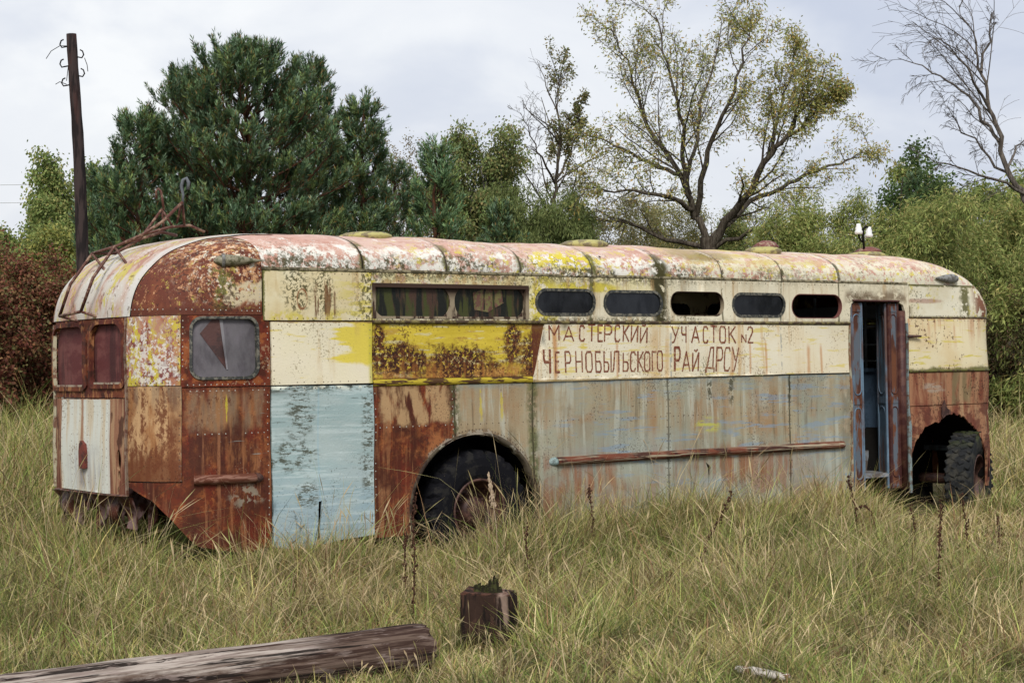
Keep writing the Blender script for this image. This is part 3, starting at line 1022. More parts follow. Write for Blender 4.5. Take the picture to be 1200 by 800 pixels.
# first roof sheet: from the tail seam (a plane across the bus) forward
U0 = .94
hs_ = [float(h) for h in np.linspace(ZG, ZG + .999, 34)]
cut = dict(seam(lambda p: p.x - U0, RR - QR, RR, hs_)) if False else {}
for h in hs_:
    cut[h] = seam(lambda p: p.x - U0, RR - QR + .001, RR, [h])[0][0]
mb = shell_grid(lambda h: (max(cut[h], RR - QR + .001) + .003, ROOFU[0] - .003), hs_, ns=22)
mb2 = [(x, W - y, z) for x, y, z in mb.v]
mb.add(mb2, [f[::-1] for f in mb.f], 0, True)
mb.build('roof_panel', M_roof, BUS)

# tail: quarter domes (near, far) and the pale centre strip, cut on planes of constant width
M_dq = paint('rusty_quarter_dome', b_domequarter)
M_ds = paint('pale_dome_strip', b_domestrip)
hd = [float(h) for h in list(np.linspace(ZDOME, ZG, 14)) + list(np.linspace(ZG + .03, ZG + .999, 34))]


def cutv(h, v):
    a, b = RR - QR + .0005, RR
    if FS(a, h).y < v: return a
    lo, hi = a, b
    if FS(b, h).y > v: return b
    for _ in range(40):
        m = (lo + hi) / 2
        if FS(m, h).y > v: lo = m
        else: hi = m
    return (lo + hi) / 2


def near_range(h):
    c = cutv(h, DV0)
    e = seam(lambda p: p.x - U0, RR - QR + .001, RR, [h])[0][0] if h > ZDOME else U0
    e = min(e, RR)
    return (c + .003, max(e - .003, c + .004))


hq = [h for h in hd if near_range(h)[1] - near_range(h)[0] > .01]
mb = shell_grid(near_range, hq, off=.004, ns=22)
rivets(mb, row(inv(152, 363), (U0 - .03, ZDOME + .03), .045), 1, .006, .004)
rivets(mb, [(near_range(h)[1] - .02, h) for h in hq[1:16:1]], 1, .006, .004)
mb.build('quarter_dome', [M_dq, M_rivetl], BUS, 'rusty quarter dome with flaking cream paint on the near rear corner')
mbf = MB(); m0 = shell_grid(near_range, hq, ns=22)
mbf.add([(x, W - y, z) for x, y, z in m0.v], [f[::-1] for f in m0.f], 0, True)
mbf.build('quarter_dome', M_dq, BUS)


def mid_range(h):
    c = cutv(h, DV0)
    return (c - .003, 2 * (RR - QR) - c + .003)


hm = [h for h in hd if near_range(h)[1] - near_range(h)[0] > -1]
mb = shell_grid(mid_range, hm, off=.009, ns=26)
mb.build('dome_strip', M_ds, BUS, 'pale centre strip of the tail dome with faded pink and yellow paint')

# front dome
hf = [float(h) for h in list(np.linspace(ZG, ZG + .999, 36))]
mb = shell_grid(lambda h: (ROOFU[-1] + .003, L - RF + QF), hf, ns=44)
mb.add([(x, W - y, z) for x, y, z in mb.v], [f[::-1] for f in mb.f], 0, True)
mb.build('roof_panel', M_roof, BUS)

# --- frieze with the oval windows
M_strip = paint('window_frieze_paint', b_strip)
DOORA, DOORB = U(997, 420), U(1062, 420)
DTOP = side(1030, 353)[1]
ovs = []
for (x0, x1, y0, y1) in ((627, 698, 338, 370), (707, 776, 340, 370.5), (785, 849, 341.5, 370.5), (858, 921, 343, 372), (928, 986, 344.5, 373)):
    a, z1 = side(x0, (y0 + y1) / 2)[0], side((x0 + x1) / 2, y0)[1]
    b, z0 = side(x1, (y0 + y1) / 2)[0], side((x0 + x1) / 2, y1)[1]
    ovs.append((a, b, z0, z1))
rA, rB = U(436, 350), U(620, 350)
rZ0, rZ1 = side(530, 373.5)[1], side(530, 333)[1]
inner = []
for (x0, x1) in ((440, 529), (535, 617)):
    inner.append((U(x0, 350), U(x1, 350), rZ0 + .012, rZ1 - .02))
door_hole = [(DOORA, ZWIN - .3)] + [(DOORA, DTOP - .09)] + [(DOORA + .02, DTOP - .03), (DOORA + .08, DTOP), (DOORB - .12, DTOP), (DOORB - .03, DTOP - .04), (DOORB, DTOP - .12)] + [(DOORB, ZWIN - .3)]
frz = [(u437, ZWIN), (DOORA, ZWIN), (DOORA, DTOP - .09), (DOORA + .02, DTOP - .03), (DOORA + .08, DTOP), (DOORB - .12, DTOP), (DOORB - .03, DTOP - .04),
       (DOORB, DTOP - .12), (DOORB, ZWIN), (u1064 + .04, ZWIN), (u1064 + .04, ZG), (u437, ZG)]
holes = [rect(rA, rB, rZ0, rZ1)] + [rrect(a, b, z0, z1, (z1 - z0) / 2 - .002, 8) for (a, b, z0, z1) in ovs]
panel('window_frieze', frz, M_strip, holes, t=.03, riv=row((u437 + .05, ZG - .03), (u995, ZG - .03), .09) + row((rA, rZ1 + .02), (rB, rZ1 + .02), .08), rmat=M_rivetd)
# recessed double window
M_grimeglass = paint('overgrown_window_glass', lambda m: m.mix(m.patch(.5, .04, 14, 14, 1.6, det=7), (.010, .011, .008), m.mix(m.patch(.52, .06, 9, 9, 2), (.045, .050, .014), (.055, .03, .02))), .45, spec=.2)
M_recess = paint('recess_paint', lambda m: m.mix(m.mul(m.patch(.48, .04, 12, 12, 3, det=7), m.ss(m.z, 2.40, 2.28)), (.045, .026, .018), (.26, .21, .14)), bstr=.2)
wf = patch_mb(rect(rA - .03, rB + .03, rZ0 - .03, rZ1 + .03), [rrect(a, b, z0, z1, (z1 - z0) / 2 - .01, 8) for (a, b, z0, z1) in inner], off=-.028, t=.02)
for q in (rect(rA, rA + .035, rZ0, rZ1), rect(rB - .035, rB, rZ0, rZ1), rect(rA + .036, rB - .036, rZ1 - .035, rZ1), rect(rA + .036, rB - .036, rZ0, rZ0 + .02)):
    patch_mb(q, off=.003, t=.05, mb=wf)
wfo = wf.build('window_recess', M_recess, BUS, 'grimy recess with two moss-streaked oval windows')
for i, (a, b, z0, z1) in enumerate(inner):
    mb = patch_mb(rrect(a - .01, b + .01, z0 - .01, z1 + .01, (z1 - z0) / 2 - .01, 8), off=-.040, t=0)
    mb.build('pane', M_grimeglass, wfo)
# a scrap of torn curtain behind the second one
mb = MB(); a, b, z0, z1 = inner[1]
c0 = a + (b - a) * .42
P_ = [(c0 - .12, z1 - .05), (c0 + .02, z1 - .01), (c0 + .20, z1 - .02), (c0 + .24, z0 + .14), (c0 + .05, z0 + .05), (c0 - .10, z0 + .07)]
patch_mb(P_, off=-.036, t=.002, mb=mb, st=.04, warp=lambda s, h: .006 * sin(s * 60))
mb.build('curtain_scrap', solid('curtain_scrap', (.13, .115, .04), (.11, .05, .035), 22, t=.5), wfo)
# oval windows: rubber seal, glass where it survives
for i, (a, b, z0, z1) in enumerate(ovs):
    r = (z1 - z0) / 2
    lab = ('oval window with dusty dark glass', 'oval window with dusty dark glass', 'oval window without glass', 'oval window with dusty dark glass', 'oval window without glass')[i]
    mb = MB()
    if i in (0, 1, 3):
        mb = patch_mb(rrect(a + .001, b - .001, z0 + .001, z1 - .001, r - .004, 8), [rrect(a + .026, b - .026, z0 + .026, z1 - .026, r - .028, 8)], off=.006, t=.03)
        o = mb.build('oval_window', M_seal, BUS, lab)
        patch_mb(rrect(a + .02, b - .02, z0 + .02, z1 - .02, r - .022, 8), off=-.008, t=0).build('pane', M_glassd, o)
    else:
        mb = patch_mb(rrect(a + .001, b - .001, z0 + .001, z1 - .001, r - .004, 8), [rrect(a + .008, b - .008, z0 + .008, z1 - .008, r - .012, 8)], off=.002, t=.045)
        mb.build('oval_window', M_recess if i == 2 else solid('rusty_rim_edge', (.16, .06, .05)), BUS, lab)

# gutter and ledge
strip(seam(lambda p: p.x - U0, RR - QR + .001, RR, [ZG])[0][0], u1064 + .02, ZG, .010, .010, n=60).build('rain_gutter', M_gutter, BUS)
mb = strip(u437 - .01, DOORA - .02, ZWIN - .006, .018, .030, n=60)
mb.build('window_ledge', M_ledge, BUS)
strip(u437, u624 - .01, ZBELT + .005, .030, .022, n=24).build('belt_trim', paint('yellow_rust_trim', lambda m: m.mix(m.patch(.5, .03, 5, 5, 40, det=7), (.40, .31, .03), (.07, .035, .015))), BUS)

# --- side sheets
MAT = {k: paint(n, f) for k, n, f in (
    ('cu', 'cream_upper_sheet', b_cream_upper), ('cl', 'cream_yellow_sheet', b_cream_lower), ('bl', 'pale_blue_sheet', b_blue),
    ('ye', 'yellow_rust_sheet', b_yellow), ('sg', 'sign_board_paint', b_sign), ('sk', 'stained_skirt_paint', b_rustbelt),
    ('rd', 'rear_side_rust', b_reardoor), ('wr', 'window_surround_rust', b_window_rust), ('c1', 'flaking_corner_upper', b_corner_upper),
    ('c2', 'stained_corner_lower', b_corner_lower), ('rf', 'rear_frame_rust', b_rear_frame), ('rl', 'rear_low_rust', b_rear_low),
    ('ha', 'white_hatch_paint', b_hatch), ('ft', 'front_frieze_paint', b_front_top), ('fc', 'front_cream_sheet', b_front_cream),
    ('fr', 'front_rust_sheet', b_front_rust))}
# backing strip under the frieze gap at the back
lefte = seam(lambda p: p.x - (U0 + .008), RR - QR + .001, RR, [float(h) for h in np.linspace(ZWIN + .006, ZG - .012, 9)])
panel('upper_panel', [(u437 - .012, ZWIN + .006), (u437 - .012, ZG - .012)] + lefte[::-1], MAT['cu'], off=.012, t=.014, label='cream sheet with moss specks and rust runs',
      riv=row((u318, 2.14), (u437 - .05, 2.14), .07) + row((u318, 2.51), (u437 - .05, 2.51), .07), rmat=M_rivetd)
panel('waist_panel', g(rect(u318, u437 - .008, ZBELT + .004, ZWIN - .002)), MAT['cl'], off=.018, t=.02, label='cream sheet half covered by yellow paint',
      riv=row((u318 + .03, 2.09), (u437 - .05, 2.09), .08) + row((u318 + .02, 1.62), (u318 + .02, 2.08), .06) + row((u437 - .03, 1.62), (u437 - .03, 2.08), .06) + row((u318 + .03, 1.62), (u437 - .05, 1.62), .08), rmat=M_rivet)
tu = U(372, 600)
tear = [(tu + .004, .62), (tu + .03, .60), (tu + .012, .50), (tu + .002, .40), (tu - .004, .32), (tu - .03, .18), (tu - .045, .18), (tu - .02, .36), (tu - .012, .50)]
blp = [(u318 + .002, .30), (tu - .16, .255), (tu - .035, .262), (tu - .012, .36), (tu - .006, .50), (tu - .003, .64), (tu + .030, .645), (tu + .022, .52), (tu + .012, .40), (tu + .02, .285), (tu + .2, .31), (u437 - .01, .33), (u437 - .006, ZBELT - .01), (u318 + .004, ZBELT - .005)]
panel('skirt_panel', blp, MAT['bl'], off=.014, t=.016, st=.08, label='pale blue skirt sheet with dark scuffs and a split at its lower edge',
      warp=lambda s, h: .05 * max(0, .62 - h) * math.exp(-((s - tu - .12) / .11) ** 2) * (1 if s > tu else .3),
      riv=row((u318 + .04, 1.57), (u437 - .05, 1.57), .08) + row((u437 - .03, .4), (u437 - .03, 1.55), .06), rmat=M_rivetd)
panel('waist_panel', g(rect(u437 + .004, U(645), ZBELT + .036, ZWIN - .02)), MAT['ye'], label='yellow waist sheet blistered with dark rust',
      riv=row((u437 + .03, 2.07), (u624, 2.07), .06) + row((u437 + .03, 1.66), (u437 + .03, 2.06), .06), rmat=M_rivetd, rr=.006)
# the board
sg = [side(623, 447.5), (u915 - .003, ZBELT + .004), (u915 - .003, ZWIN - .024), side(637.5, 378.5)]
board = panel('sign_board', sg, MAT['sg'], off=.014, t=.014, label='cream board with two lines of hand painted brown Cyrillic lettering',
              riv=row((u624 + .05, ZBELT + .025), (u915 - .03, ZBELT + .025), .09) + row((U(640), 2.085), (u915, 2.085), .12), rmat=M_rivet)
panel('waist_panel', g(rect(u915, DOORA - .03, ZBELT + .004, ZWIN - .024)), MAT['sg'], off=.010, t=.012, label='cream waist sheet between the lettered board and the door',
      riv=row((u915 + .02, ZBELT + .02), (u995, ZBELT + .02), .09), rmat=M_rivet)

arch = circ(ARCU, ARCZ, ARCR, 64)
rg = random.Random(5)
arch2 = [(x + (rg.uniform(-.005, .02) if x > ARCU + .35 and z < .95 else 0) + (.035 * (i % 3 == 0) if x > ARCU + .45 and .55 < z < .9 else 0), z) for i, (x, z) in enumerate(arch)]


def lowrivs(a, b, z0=.5):
    r = row((a + .03, ZRIV), (b, ZRIV), .065) + row((a + .02, z0), (a + .02, ZBELT - .05), .065) + row((b - .02, z0), (b - .02, ZBELT - .05), .065)
    return [(s, h) for s, h in r if math.hypot(s - ARCU, h - ARCZ) > ARCR + .03]


def sideline(a, b, z0, z1):
    """outline of a sheet with the wheel arch bitten out of it"""
    st_ = .03
    return rect(a, b, z0, z1)


for (a, b, lab, rm) in ((u437, u532, 'dark rust skirt sheet with a stained tan patch', M_rivetl), (u532, u624, 'tan stained skirt sheet over the wheel arch', M_rivetd),
                    (u624, u782, 'skirt sheet stained grey and tan with blue scratches', M_rivetd), (u782, u925, 'grey green skirt sheet with a split', M_rivetd),
                    (u925, DOORA - .012, 'skirt sheet beside the door with blue flakes', M_rivetd)):
    hl = []
    if a < ARCU + ARCR and b > ARCU - ARCR: hl = [arch2]
    if abs(a - u782) < .01:
        su = U(830, 560)
        hl = [[(su - .02, .76), (su + .03, .73), (su + .05, .70), (su + .035, .62), (su + .0, .50), (su - .01, .50), (su + .012, .62), (su + .01, .70)]]
    if hl and len(hl[0]) > 20:
        # clip the arch by splitting the sheet outline along it
        top = []
        poly = rect(a + .0035, b - .0035, ZSK, ZBELT - .006)
        mb = MB()
        pts = []
        ae, be = a + .0035, b - .0035
        lo = []
        k = 60
        for i in range(k + 1):
            s = ae + (be - ae) * i / k
            dd = ARCR * ARCR - (s - ARCU) ** 2
            z = ARCZ + sqrt(dd) if dd > 0 else ZSK
            if z < ZSK: z = ZSK
            if s > ARCU + .45 and dd > 0: z += .03 * (1 if int(s * 37) % 2 else -.2)
            lo.append((s, max(z, ZSK)))
        # close steep edge exactly at the circle ends
        out_ = []
        for j, p in enumerate(lo):
            out_.append(p)
            if j < k:
                s0, s1 = p[0], lo[j + 1][0]
                for e in (ARCU - ARCR, ARCU + ARCR):
                    if s0 < e < s1: out_.append((e, ARCZ if True else ZSK)) if False else out_.extend([(e, ZSK), (e, ARCZ)] if e < ARCU else [(e, ARCZ), (e, ZSK)])
        poly = out_ + [(be, ZBELT - .004), (ae, ZBELT - .004)]
        panel('skirt_panel', poly, MAT['sk'], label=lab, riv=lowrivs(a, b), rmat=rm, st=.09)
    else:
        panel('skirt_panel', rect(a + .0035, b - .0035, ZSK, ZBELT - .006), MAT['sk'], hl, label=lab, riv=lowrivs(a, b), rmat=rm, st=.12)
# rivets round the arch
mb = MB()
lip = []
for i in range(61):
    a = radians(-14 + 208 * i / 60)
    r0, r1 = ARCR - .004, ARCR + .028
    jag = .012 * (random.random() < .25) if .3 < a < 1.6 else 0
    for r, o in ((r0 - jag, -.05), (r0 - jag, .006), ((r0 + r1) / 2, .012), (r1, .004)):
        s, h = ARCU + r * cos(a), ARCZ + r * sin(a)
        lip.append(Vector((s, -o, h)))
mb.add(lip, [[i * 4 + k, i * 4 + k + 1, (i + 1) * 4 + k + 1, (i + 1) * 4 + k] for i in range(60) for k in range(3)], 0, True)
for i in range(70):
    a = radians(-10 + 200 * i / 70)
    rivets(mb, [(ARCU + (ARCR + .045) * cos(a), ARCZ + (ARCR + .045) * sin(a))], 1, .006, .003, .1, i)
mb.build('arch_lip', [paint('arch_lip_paint', lambda m: m.mix(m.mul(m.ss(m.z, .85, 1.05), m.patch(.57, .03, 9, det=4)), m.mix(m.patch(.5, .05, 8), (.03, .018, .013), (.075, .06, .04)), (.26, .24, .19))), M_rivetd], BUS)


def railcap(u, z, r, side_=-1):
    mb = MB()
    mb.lathe([(0, .05), (r * .5, .045), (r * .85, .03), (r, .0), (r * 1.02, -.03)], Matrix.Translation((u, -.0, z)) @ Matrix.Rotation(side_ * pi / 2, 4, 'Y'), 14)
    return mb


# rub rails
r0, r1 = U(650, 540), U(985, 523)
rl = strip(r0, r1, .855, .041, .054, n=80).build('rub_rail', M_rail, BUS, 'long rusty half-round rub rail')
mb = MB(); mb.lathe([(0, -.075), (.022, -.068), (.036, -.045), (.042, 0), (.042, .012)], Matrix.Translation((r0, -.004, .855)) @ Matrix.Rotation(pi / 2, 4, 'Y'), 16)
mb.build('rail_end', M_railend, rl)
mb = MB(); mb.lathe([(0, .06), (.022, .055), (.036, .035), (.042, 0), (.042, -.012)], Matrix.Translation((r1, -.004, .855)) @ Matrix.Rotation(pi / 2, 4, 'Y'), 16)
mb.build('rail_end', M_rail, rl)
r0, r1 = U(233, 562), U(300, 556)
rl = strip(r0, r1, .862, .040, .050, n=16).build('rub_rail', paint('short_rail_rust', lambda m: m.mix(m.patch(.53, .04, 4, 50, 50, det=7), (.10, .035, .02), (.20, .10, .07))), BUS, 'short rusty rub rail under the rear side window')
mb = MB(); mb.lathe([(0, .06), (.022, .055), (.036, .035), (.044, 0), (.044, -.012)], Matrix.Translation((r1, -.002, .862)) @ Matrix.Rotation(pi / 2, 4, 'Y'), 16)
mb.build('rail_end', M_rim, rl)

# --- rear side: window surround and lower sheet
sC0 = inv(212, 410)[0]; sC0b = inv(213, 500)[0]
wa, wb = inv(222, 410)[0], inv(303.5, 410)[0]
wz0, wz1 = side(262, 444.5)[1], side(262, 370)[1]
surround = [(sC0 + .002, ZBELT + .004), (u318 - .004, ZBELT + .004), (u318 - .006, ZDOME - .004), (sC0 + .002, ZDOME - .004)]
panel('window_surround', surround, MAT['wr'], [rrect(wa, wb, wz0, wz1, .10, 7)], st=.07, off=.002, t=.04, label='rusty surround of the rear side window',
      riv=row((sC0 + .03, ZBELT + .02), (u318 - .03, ZBELT + .02), .045) + row((u318 - .025, ZBELT + .04), (u318 - .025, 2.15), .05) + row((sC0 + .015, ZBELT + .04), (sC0 + .015, 2.15), .05), rmat=M_rivetl, rr=.006)
mb = patch_mb(rrect(wa - .0, wb + .0, wz0, wz1, .10, 7), [rrect(wa + .022, wb - .022, wz0 + .022, wz1 - .022, .085, 7)], off=.014, t=.05, st=.07)
rwin = mb.build('rear_side_window', M_seal, BUS, 'rounded rear side window with cracked faded glass')
ga, gb, gz0, gz1 = wa + .018, wb - .018, wz0 + .018, wz1 - .018
crk = [(ga + (gb - ga) * .12, gz1 - .12), (ga + (gb - ga) * .30, gz1 - .01), (ga + (gb - ga) * .42, gz1 - .01), (ga + (gb - ga) * .52, gz0 + .06)]
full = rrect(ga, gb, gz0, gz1, .085, 7)
patch_mb(full, off=-.022, t=0, st=.07).build('pane', M_film, rwin)
patch_mb(crk, off=-.018, t=.002, st=.07).build('glass_hole', solid('brown_interior_scrap', (.07, .03, .025), (.04, .02, .018), 8), rwin)
patch_mb([(ga + (gb - ga) * .42, gz1 - .012), (ga + (gb - ga) * .47, gz1 - .012), (ga + (gb - ga) * .545, gz0 + .06), (ga + (gb - ga) * .52, gz0 + .06)], off=-.016, t=.002, st=.07).build('glass_shard', glass('pale_glass_shard', (.10, .095, .10), .3), rwin)

bx0 = inv(147, 560)[0]
lowp = [(sC0b + .002, .845), (sC0b + .002, ZBELT - .004), (u318 - .004, ZBELT - .004), (u318 - .004, .30), (U(290, 636), .265), (U(262, 636), .30), (sC0b + .12, .34), (sC0b + .05, .40), (sC0b - .08, .55), (sC0b - .25, .70), (bx0 + .01, .82), (bx0 + .01, .845)]
panel('rear_side_panel', lowp, MAT['rd'], st=.07, label='torn rusty sheet below the rear side window',
      warp=lambda s, h: .04 * max(0, .7 - h) * sin(s * 6) + (.03 * max(0, .8 - h) if s < sC0b else 0),
      riv=row((sC0b + .04, ZBELT - .03), (u318 - .03, ZBELT - .03), .05) + row((sC0b + .04, ZRIV), (u318 - .03, ZRIV), .055) + row((u318 - .025, .42), (u318 - .025, 1.55), .055), rmat=M_rivetl, rr=.006)
panel('corner_panel', [(bx0 + .004, .855), (sC0b - .002, .855), (sC0b - .002, ZBELT + .012), (inv(150, 450)[0], ZBELT + .012)], MAT['c2'], st=.06, off=.002, label='tan and rust stained corner sheet',
      riv=row((bx0 + .04, ZBELT - .01), (sC0b - .02, ZBELT - .01), .05) + row((sC0b - .02, .9), (sC0b - .02, 1.55), .05), rmat=M_rivetd)
cz = ZBELT + .018
panel('corner_panel', [(inv(149, 450)[0], cz), (sC0 - .002, cz), (sC0 - .002, ZDOME - .004), (inv(149.5, 368)[0], ZDOME - .004)], MAT['c1'], st=.06, off=.004, label='corner sheet with flaking yellow, white and maroon paint',
      riv=row((inv(152, 450)[0], cz + .02), (sC0 - .02, cz + .02), .05) + row((sC0 - .018, 1.65), (sC0 - .018, 2.14), .05), rmat=M_rivetd)

# --- rear face
SC_ = RR - QR
sL = 2 * SC_ - inv(149, 410)[0]          # mirrored far corner
sN = inv(149, 410)[0] - .004
rw = []
for (x0, x1, y0, y1) in ((107.5, 145, 379, 451), (64.5, 99.5, 383, 454)):
    a, b = inv(x0, (y0 + y1) / 2)[0], inv(x1, (y0 + y1) / 2)[0]
    xm = (x0 + x1) / 2
    rw.append((a, b, inv(xm, y1)[1], inv(xm, y0)[1]))
ZRB = inv(130, 466)[1]
panel('rear_window_panel', [(sL, ZRB), (sN, ZRB), (sN, ZDOME - .004), (sL, ZDOME - .004)], MAT['rf'], [rrect(a, b, z0, z1, .05, 6, .13) for a, b, z0, z1 in rw], st=.06, t=.03, label='rusty panel round the two boarded rear windows')
for i, (a, b, z0, z1) in enumerate(rw):
    mb = patch_mb(rrect(a - .03, b + .03, z0 - .03, z1 + .03, .06, 6, .15), [rrect(a + .005, b - .005, z0 + .005, z1 - .005, .05, 6, .13)], off=.016, t=.016, st=.05)
    o = mb.build('rear_window', MAT['rf'], BUS)
    patch_mb(rrect(a + .0, b - .0, z0, z1, .05, 6, .13), off=-.035, t=0, st=.06).build('boarding', M_board, o)
    mb = MB(); patch_mb(rect(a + .05, b - .03, z0 + .006, z0 + .022), off=.004, t=.03, mb=mb); mb.build('sill', solid('pale_worn_sill', (.32, .27, .20), (.14, .05, .03), 20), o)
ha, hb = inv(73.5, 520)[0], inv(128, 520)[0]
hz0, hz1 = inv(120, 576)[1], inv(120, 468)[1]
ov1, ov2 = inv(139, 539), inv(65.5, 536)
ov3, ov4 = inv(139.5, 558), inv(65.5, 552)
ell = lambda c, a, b: [(c[0] + a * cos(t * pi / 10), c[1] + b * sin(t * pi / 10)) for t in range(20)]
panel('rear_panel', [(sL, hz0 - .01), (sN, hz0 - .01), (sN, ZRB - .008), (sL, ZRB - .008)], MAT['rl'],
      [ell(ov1, .034, .085), ell(ov2, .04, .085), ell(ov3, .02, .045), ell(ov4, .02, .05)], st=.06, label='streaked rusty panel either side of the white hatch')
hat = panel('engine_hatch', [(ha, hz0), (hb, hz0 - .01), (hb, hz1), (ha, hz1)], MAT['ha'], st=.07, off=.016, t=.02, label='white streaked hatch cover in the middle of the tail',
            riv=[q for k in (.25, .42, .58, .9) for q in row((ha + (hb - ha) * k, hz0 + .04), (ha + (hb - ha) * k, hz1 - .04), .055)] + row((ha + .02, hz0 + .03), (ha + .02, hz1), .07) + row((hb - .02, hz0 + .03), (hb - .02, hz1), .07), rmat=M_rivet, rr=.006)
c = inv(99.5, 530)
hp = [(c[0] - .04, c[1] - .13), (c[0] + .045, c[1] - .13), (c[0] + .045, c[1] + .01), (c[0] + .03, c[1] + .07), (c[0] + .003, c[1] + .10), (c[0] - .025, c[1] + .07), (c[0] - .04, c[1] + .01)]
mb = patch_mb(hp, off=.045, t=.03, st=.03)
mb.build('latch_plate', solid('rust_red_latch', (.14, .03, .02), (.06, .02, .015), 15), hat)
# lower edge lip, pale corner strip
strip(sL, sN, hz0 - .02, .012, .02, n=30).build('rear_sill', solid('dark_sill_rust', (.05, .025, .02), (.14, .06, .04), 15), BUS)
mb = patch_mb([(sN + .0, hz0 - .02), (sN + .022, hz0 - .02), (sN + .012, ZDOME - .01), (sN - .002, ZDOME - .01)], off=.02, t=.02, st=.06)
mb.build('corner_strip', solid('pale_corner_strip', (.20, .14, .10), (.10, .04, .025), 14), BUS)
mb = MB()
c1 = 2 * SC_ - sN
mb = patch_mb([(sL - .06, hz0), (sL - .02, hz0), (sL - .02, ZDOME - .03), (sL - .06, ZDOME - .03)], off=.012, t=.03, st=.06)
mb.build('corner_strip', solid('far_corner_strip', (.42, .38, .26), (.16, .08, .05), 14), BUS)
# torn bumper skirt below
rg = random.Random(11)
poly = [(sL - .3, hz0 - .035), (sN + .02, hz0 - .035)]
s = sN + .02
while s > sL - .25:
    poly.append((s, hz0 - rg.uniform(.16, .40) if rg.random() > .25 else hz0 - .06)); s -= rg.uniform(.05, .13)
poly.append((sL - .3, hz0 - .2))
M_torn = paint('torn_bumper_metal', lambda m: m.mix(m.patch(.52, .05, 8, det=8), m.mix(m.patch(.5, .1, 6), (.07, .022, .014), (.035, .014, .010)), (.13, .08, .075)), .5)
panel('torn_bumper', poly, M_torn, st=.05, off=-.03, t=.01, label='torn and crumpled metal skirt under the tail',
      warp=lambda s, h: .05 * sin(s * 13) * sin(h * 19) + (hz0 - h) * -.2)
poly = []
s = sN + .25
poly = [(s, .84), (s, .70)]
while s > sN - .7:
    s -= rg.uniform(.06, .12); poly.append((s, rg.uniform(.42, .68)))
poly += [(s - .05, .80)]
panel('torn_bumper', poly, M_torn, st=.05, off=-.16, t=.01, label='second torn sheet hanging further in under the tail', warp=lambda s, h: .06 * sin(s * 9 + h * 11))

# --- far side and front end (plain, seen only from elsewhere)
M_farside = paint('far_side_paint', lambda m: m.mix(m.patch(.5, .04, 3, 3, 2, det=7), m.mix(m.ss(m.z, 1.58, 1.61), (.28, .33, .31), CREAM2), RUST))
fw = []
s = RR - 2 * QR - .35
x = 1.0
sfar = lambda u: 2 * (RR - QR) - u
for i in range(7):
    a = sfar(2.2 + i * 1.1); fw.append(rrect(a - .42, a + .42, 2.2, 2.42, .10, 6))
panel('far_side_panel', [(sfar(L - RF), ZSK), (sfar(RR), ZSK), (2 * SC_ - .25, ZSK + .3), (2 * SC_ - .25, ZDOME), (sfar(.95), ZDOME), (sfar(.95), ZG), (sfar(L - RF), ZG)], M_farside, fw, st=.2)
for h in fw:
    patch_mb([(x_ + (.0), y_) for x_, y_ in h], off=-.01, t=0, st=.2).build('far_pane', M_glassd, BUS)
panel('far_corner_panel', [(sfar(u210) , ZBELT), (sL - .064, ZBELT), (sL - .064, ZDOME - .003), (sfar(u210), ZDOME - .003)], MAT['rf'], st=.06) if False else None
# near front corner sheets
sF = L - RF + .98
uE = U(1152, 400)
fend = L - RF + QF
panel('front_frieze', rect(u1064 + .045, L - RF + 1.17, 2.182, ZG - .004), MAT['ft'], off=.006, st=.07, riv=row((u1064 + .08, 2.20), (fend - 1.25, 2.20), .05), rmat=M_rivetd)
strip(u1064 + .03, L - RF + 1.17, 2.18, .012, .018, n=30).build('front_ledge', M_ledge, BUS)
panel('front_waist_panel', rect(u1064 + .01, L - RF + 1.16, ZBELT + .01, 2.168), MAT['fc'], off=.008, st=.07, label='pale yellow sheet beside the door with rust runs',
      riv=row((u1064 + .04, 1.63), (fend - 1.25, 1.63), .08) + row((u1064 + .03, 1.63), (u1064 + .03, 2.15), .08) + row((u1064 + .04, 2.15), (fend - 1.25, 2.15), .06), rmat=M_rivetd)
strip(u1064 + .01, L - RF + 1.17, ZBELT + .003, .014, .022, n=30).build('front_ledge', solid('moss_ledge_front', (.10, .10, .02), (.05, .03, .015), 14), BUS)
panel('front_skirt_panel', rect(u1064 + .02, L - RF + 1.16, ZRIV + .004, ZBELT - .012), MAT['fr'], off=.002, st=.08, label='streaked rust sheet above the front wheel')
ae, be = u1064 + .03, L - RF + 1.14
lo = []; k = 60
for i in range(k + 1):
    s = ae + (be - ae) * i / k
    dd = FARR ** 2 - (s - FARU) ** 2
    z = FARZ + sqrt(dd) if dd > 0 else ZSK
    z += rg.uniform(-.018, .018) if dd > 0 else 0
    lo.append((s, min(max(z, ZSK), ZRIV - .02)))
out_ = []
for j, p in enumerate(lo):
    out_.append(p)
    if j < k:
        for e in (FARU - FARR, FARU + FARR):
            if p[0] < e < lo[j + 1][0]: out_.extend([(e, ZSK), (e, FARZ)] if e < FARU else [(e, FARZ), (e, ZSK)])
panel('front_arch_panel', out_ + [(be, ZRIV - .004), (ae, ZRIV - .004)], MAT['fr'], st=.08, label='torn rust sheet cut by the front wheel arch')
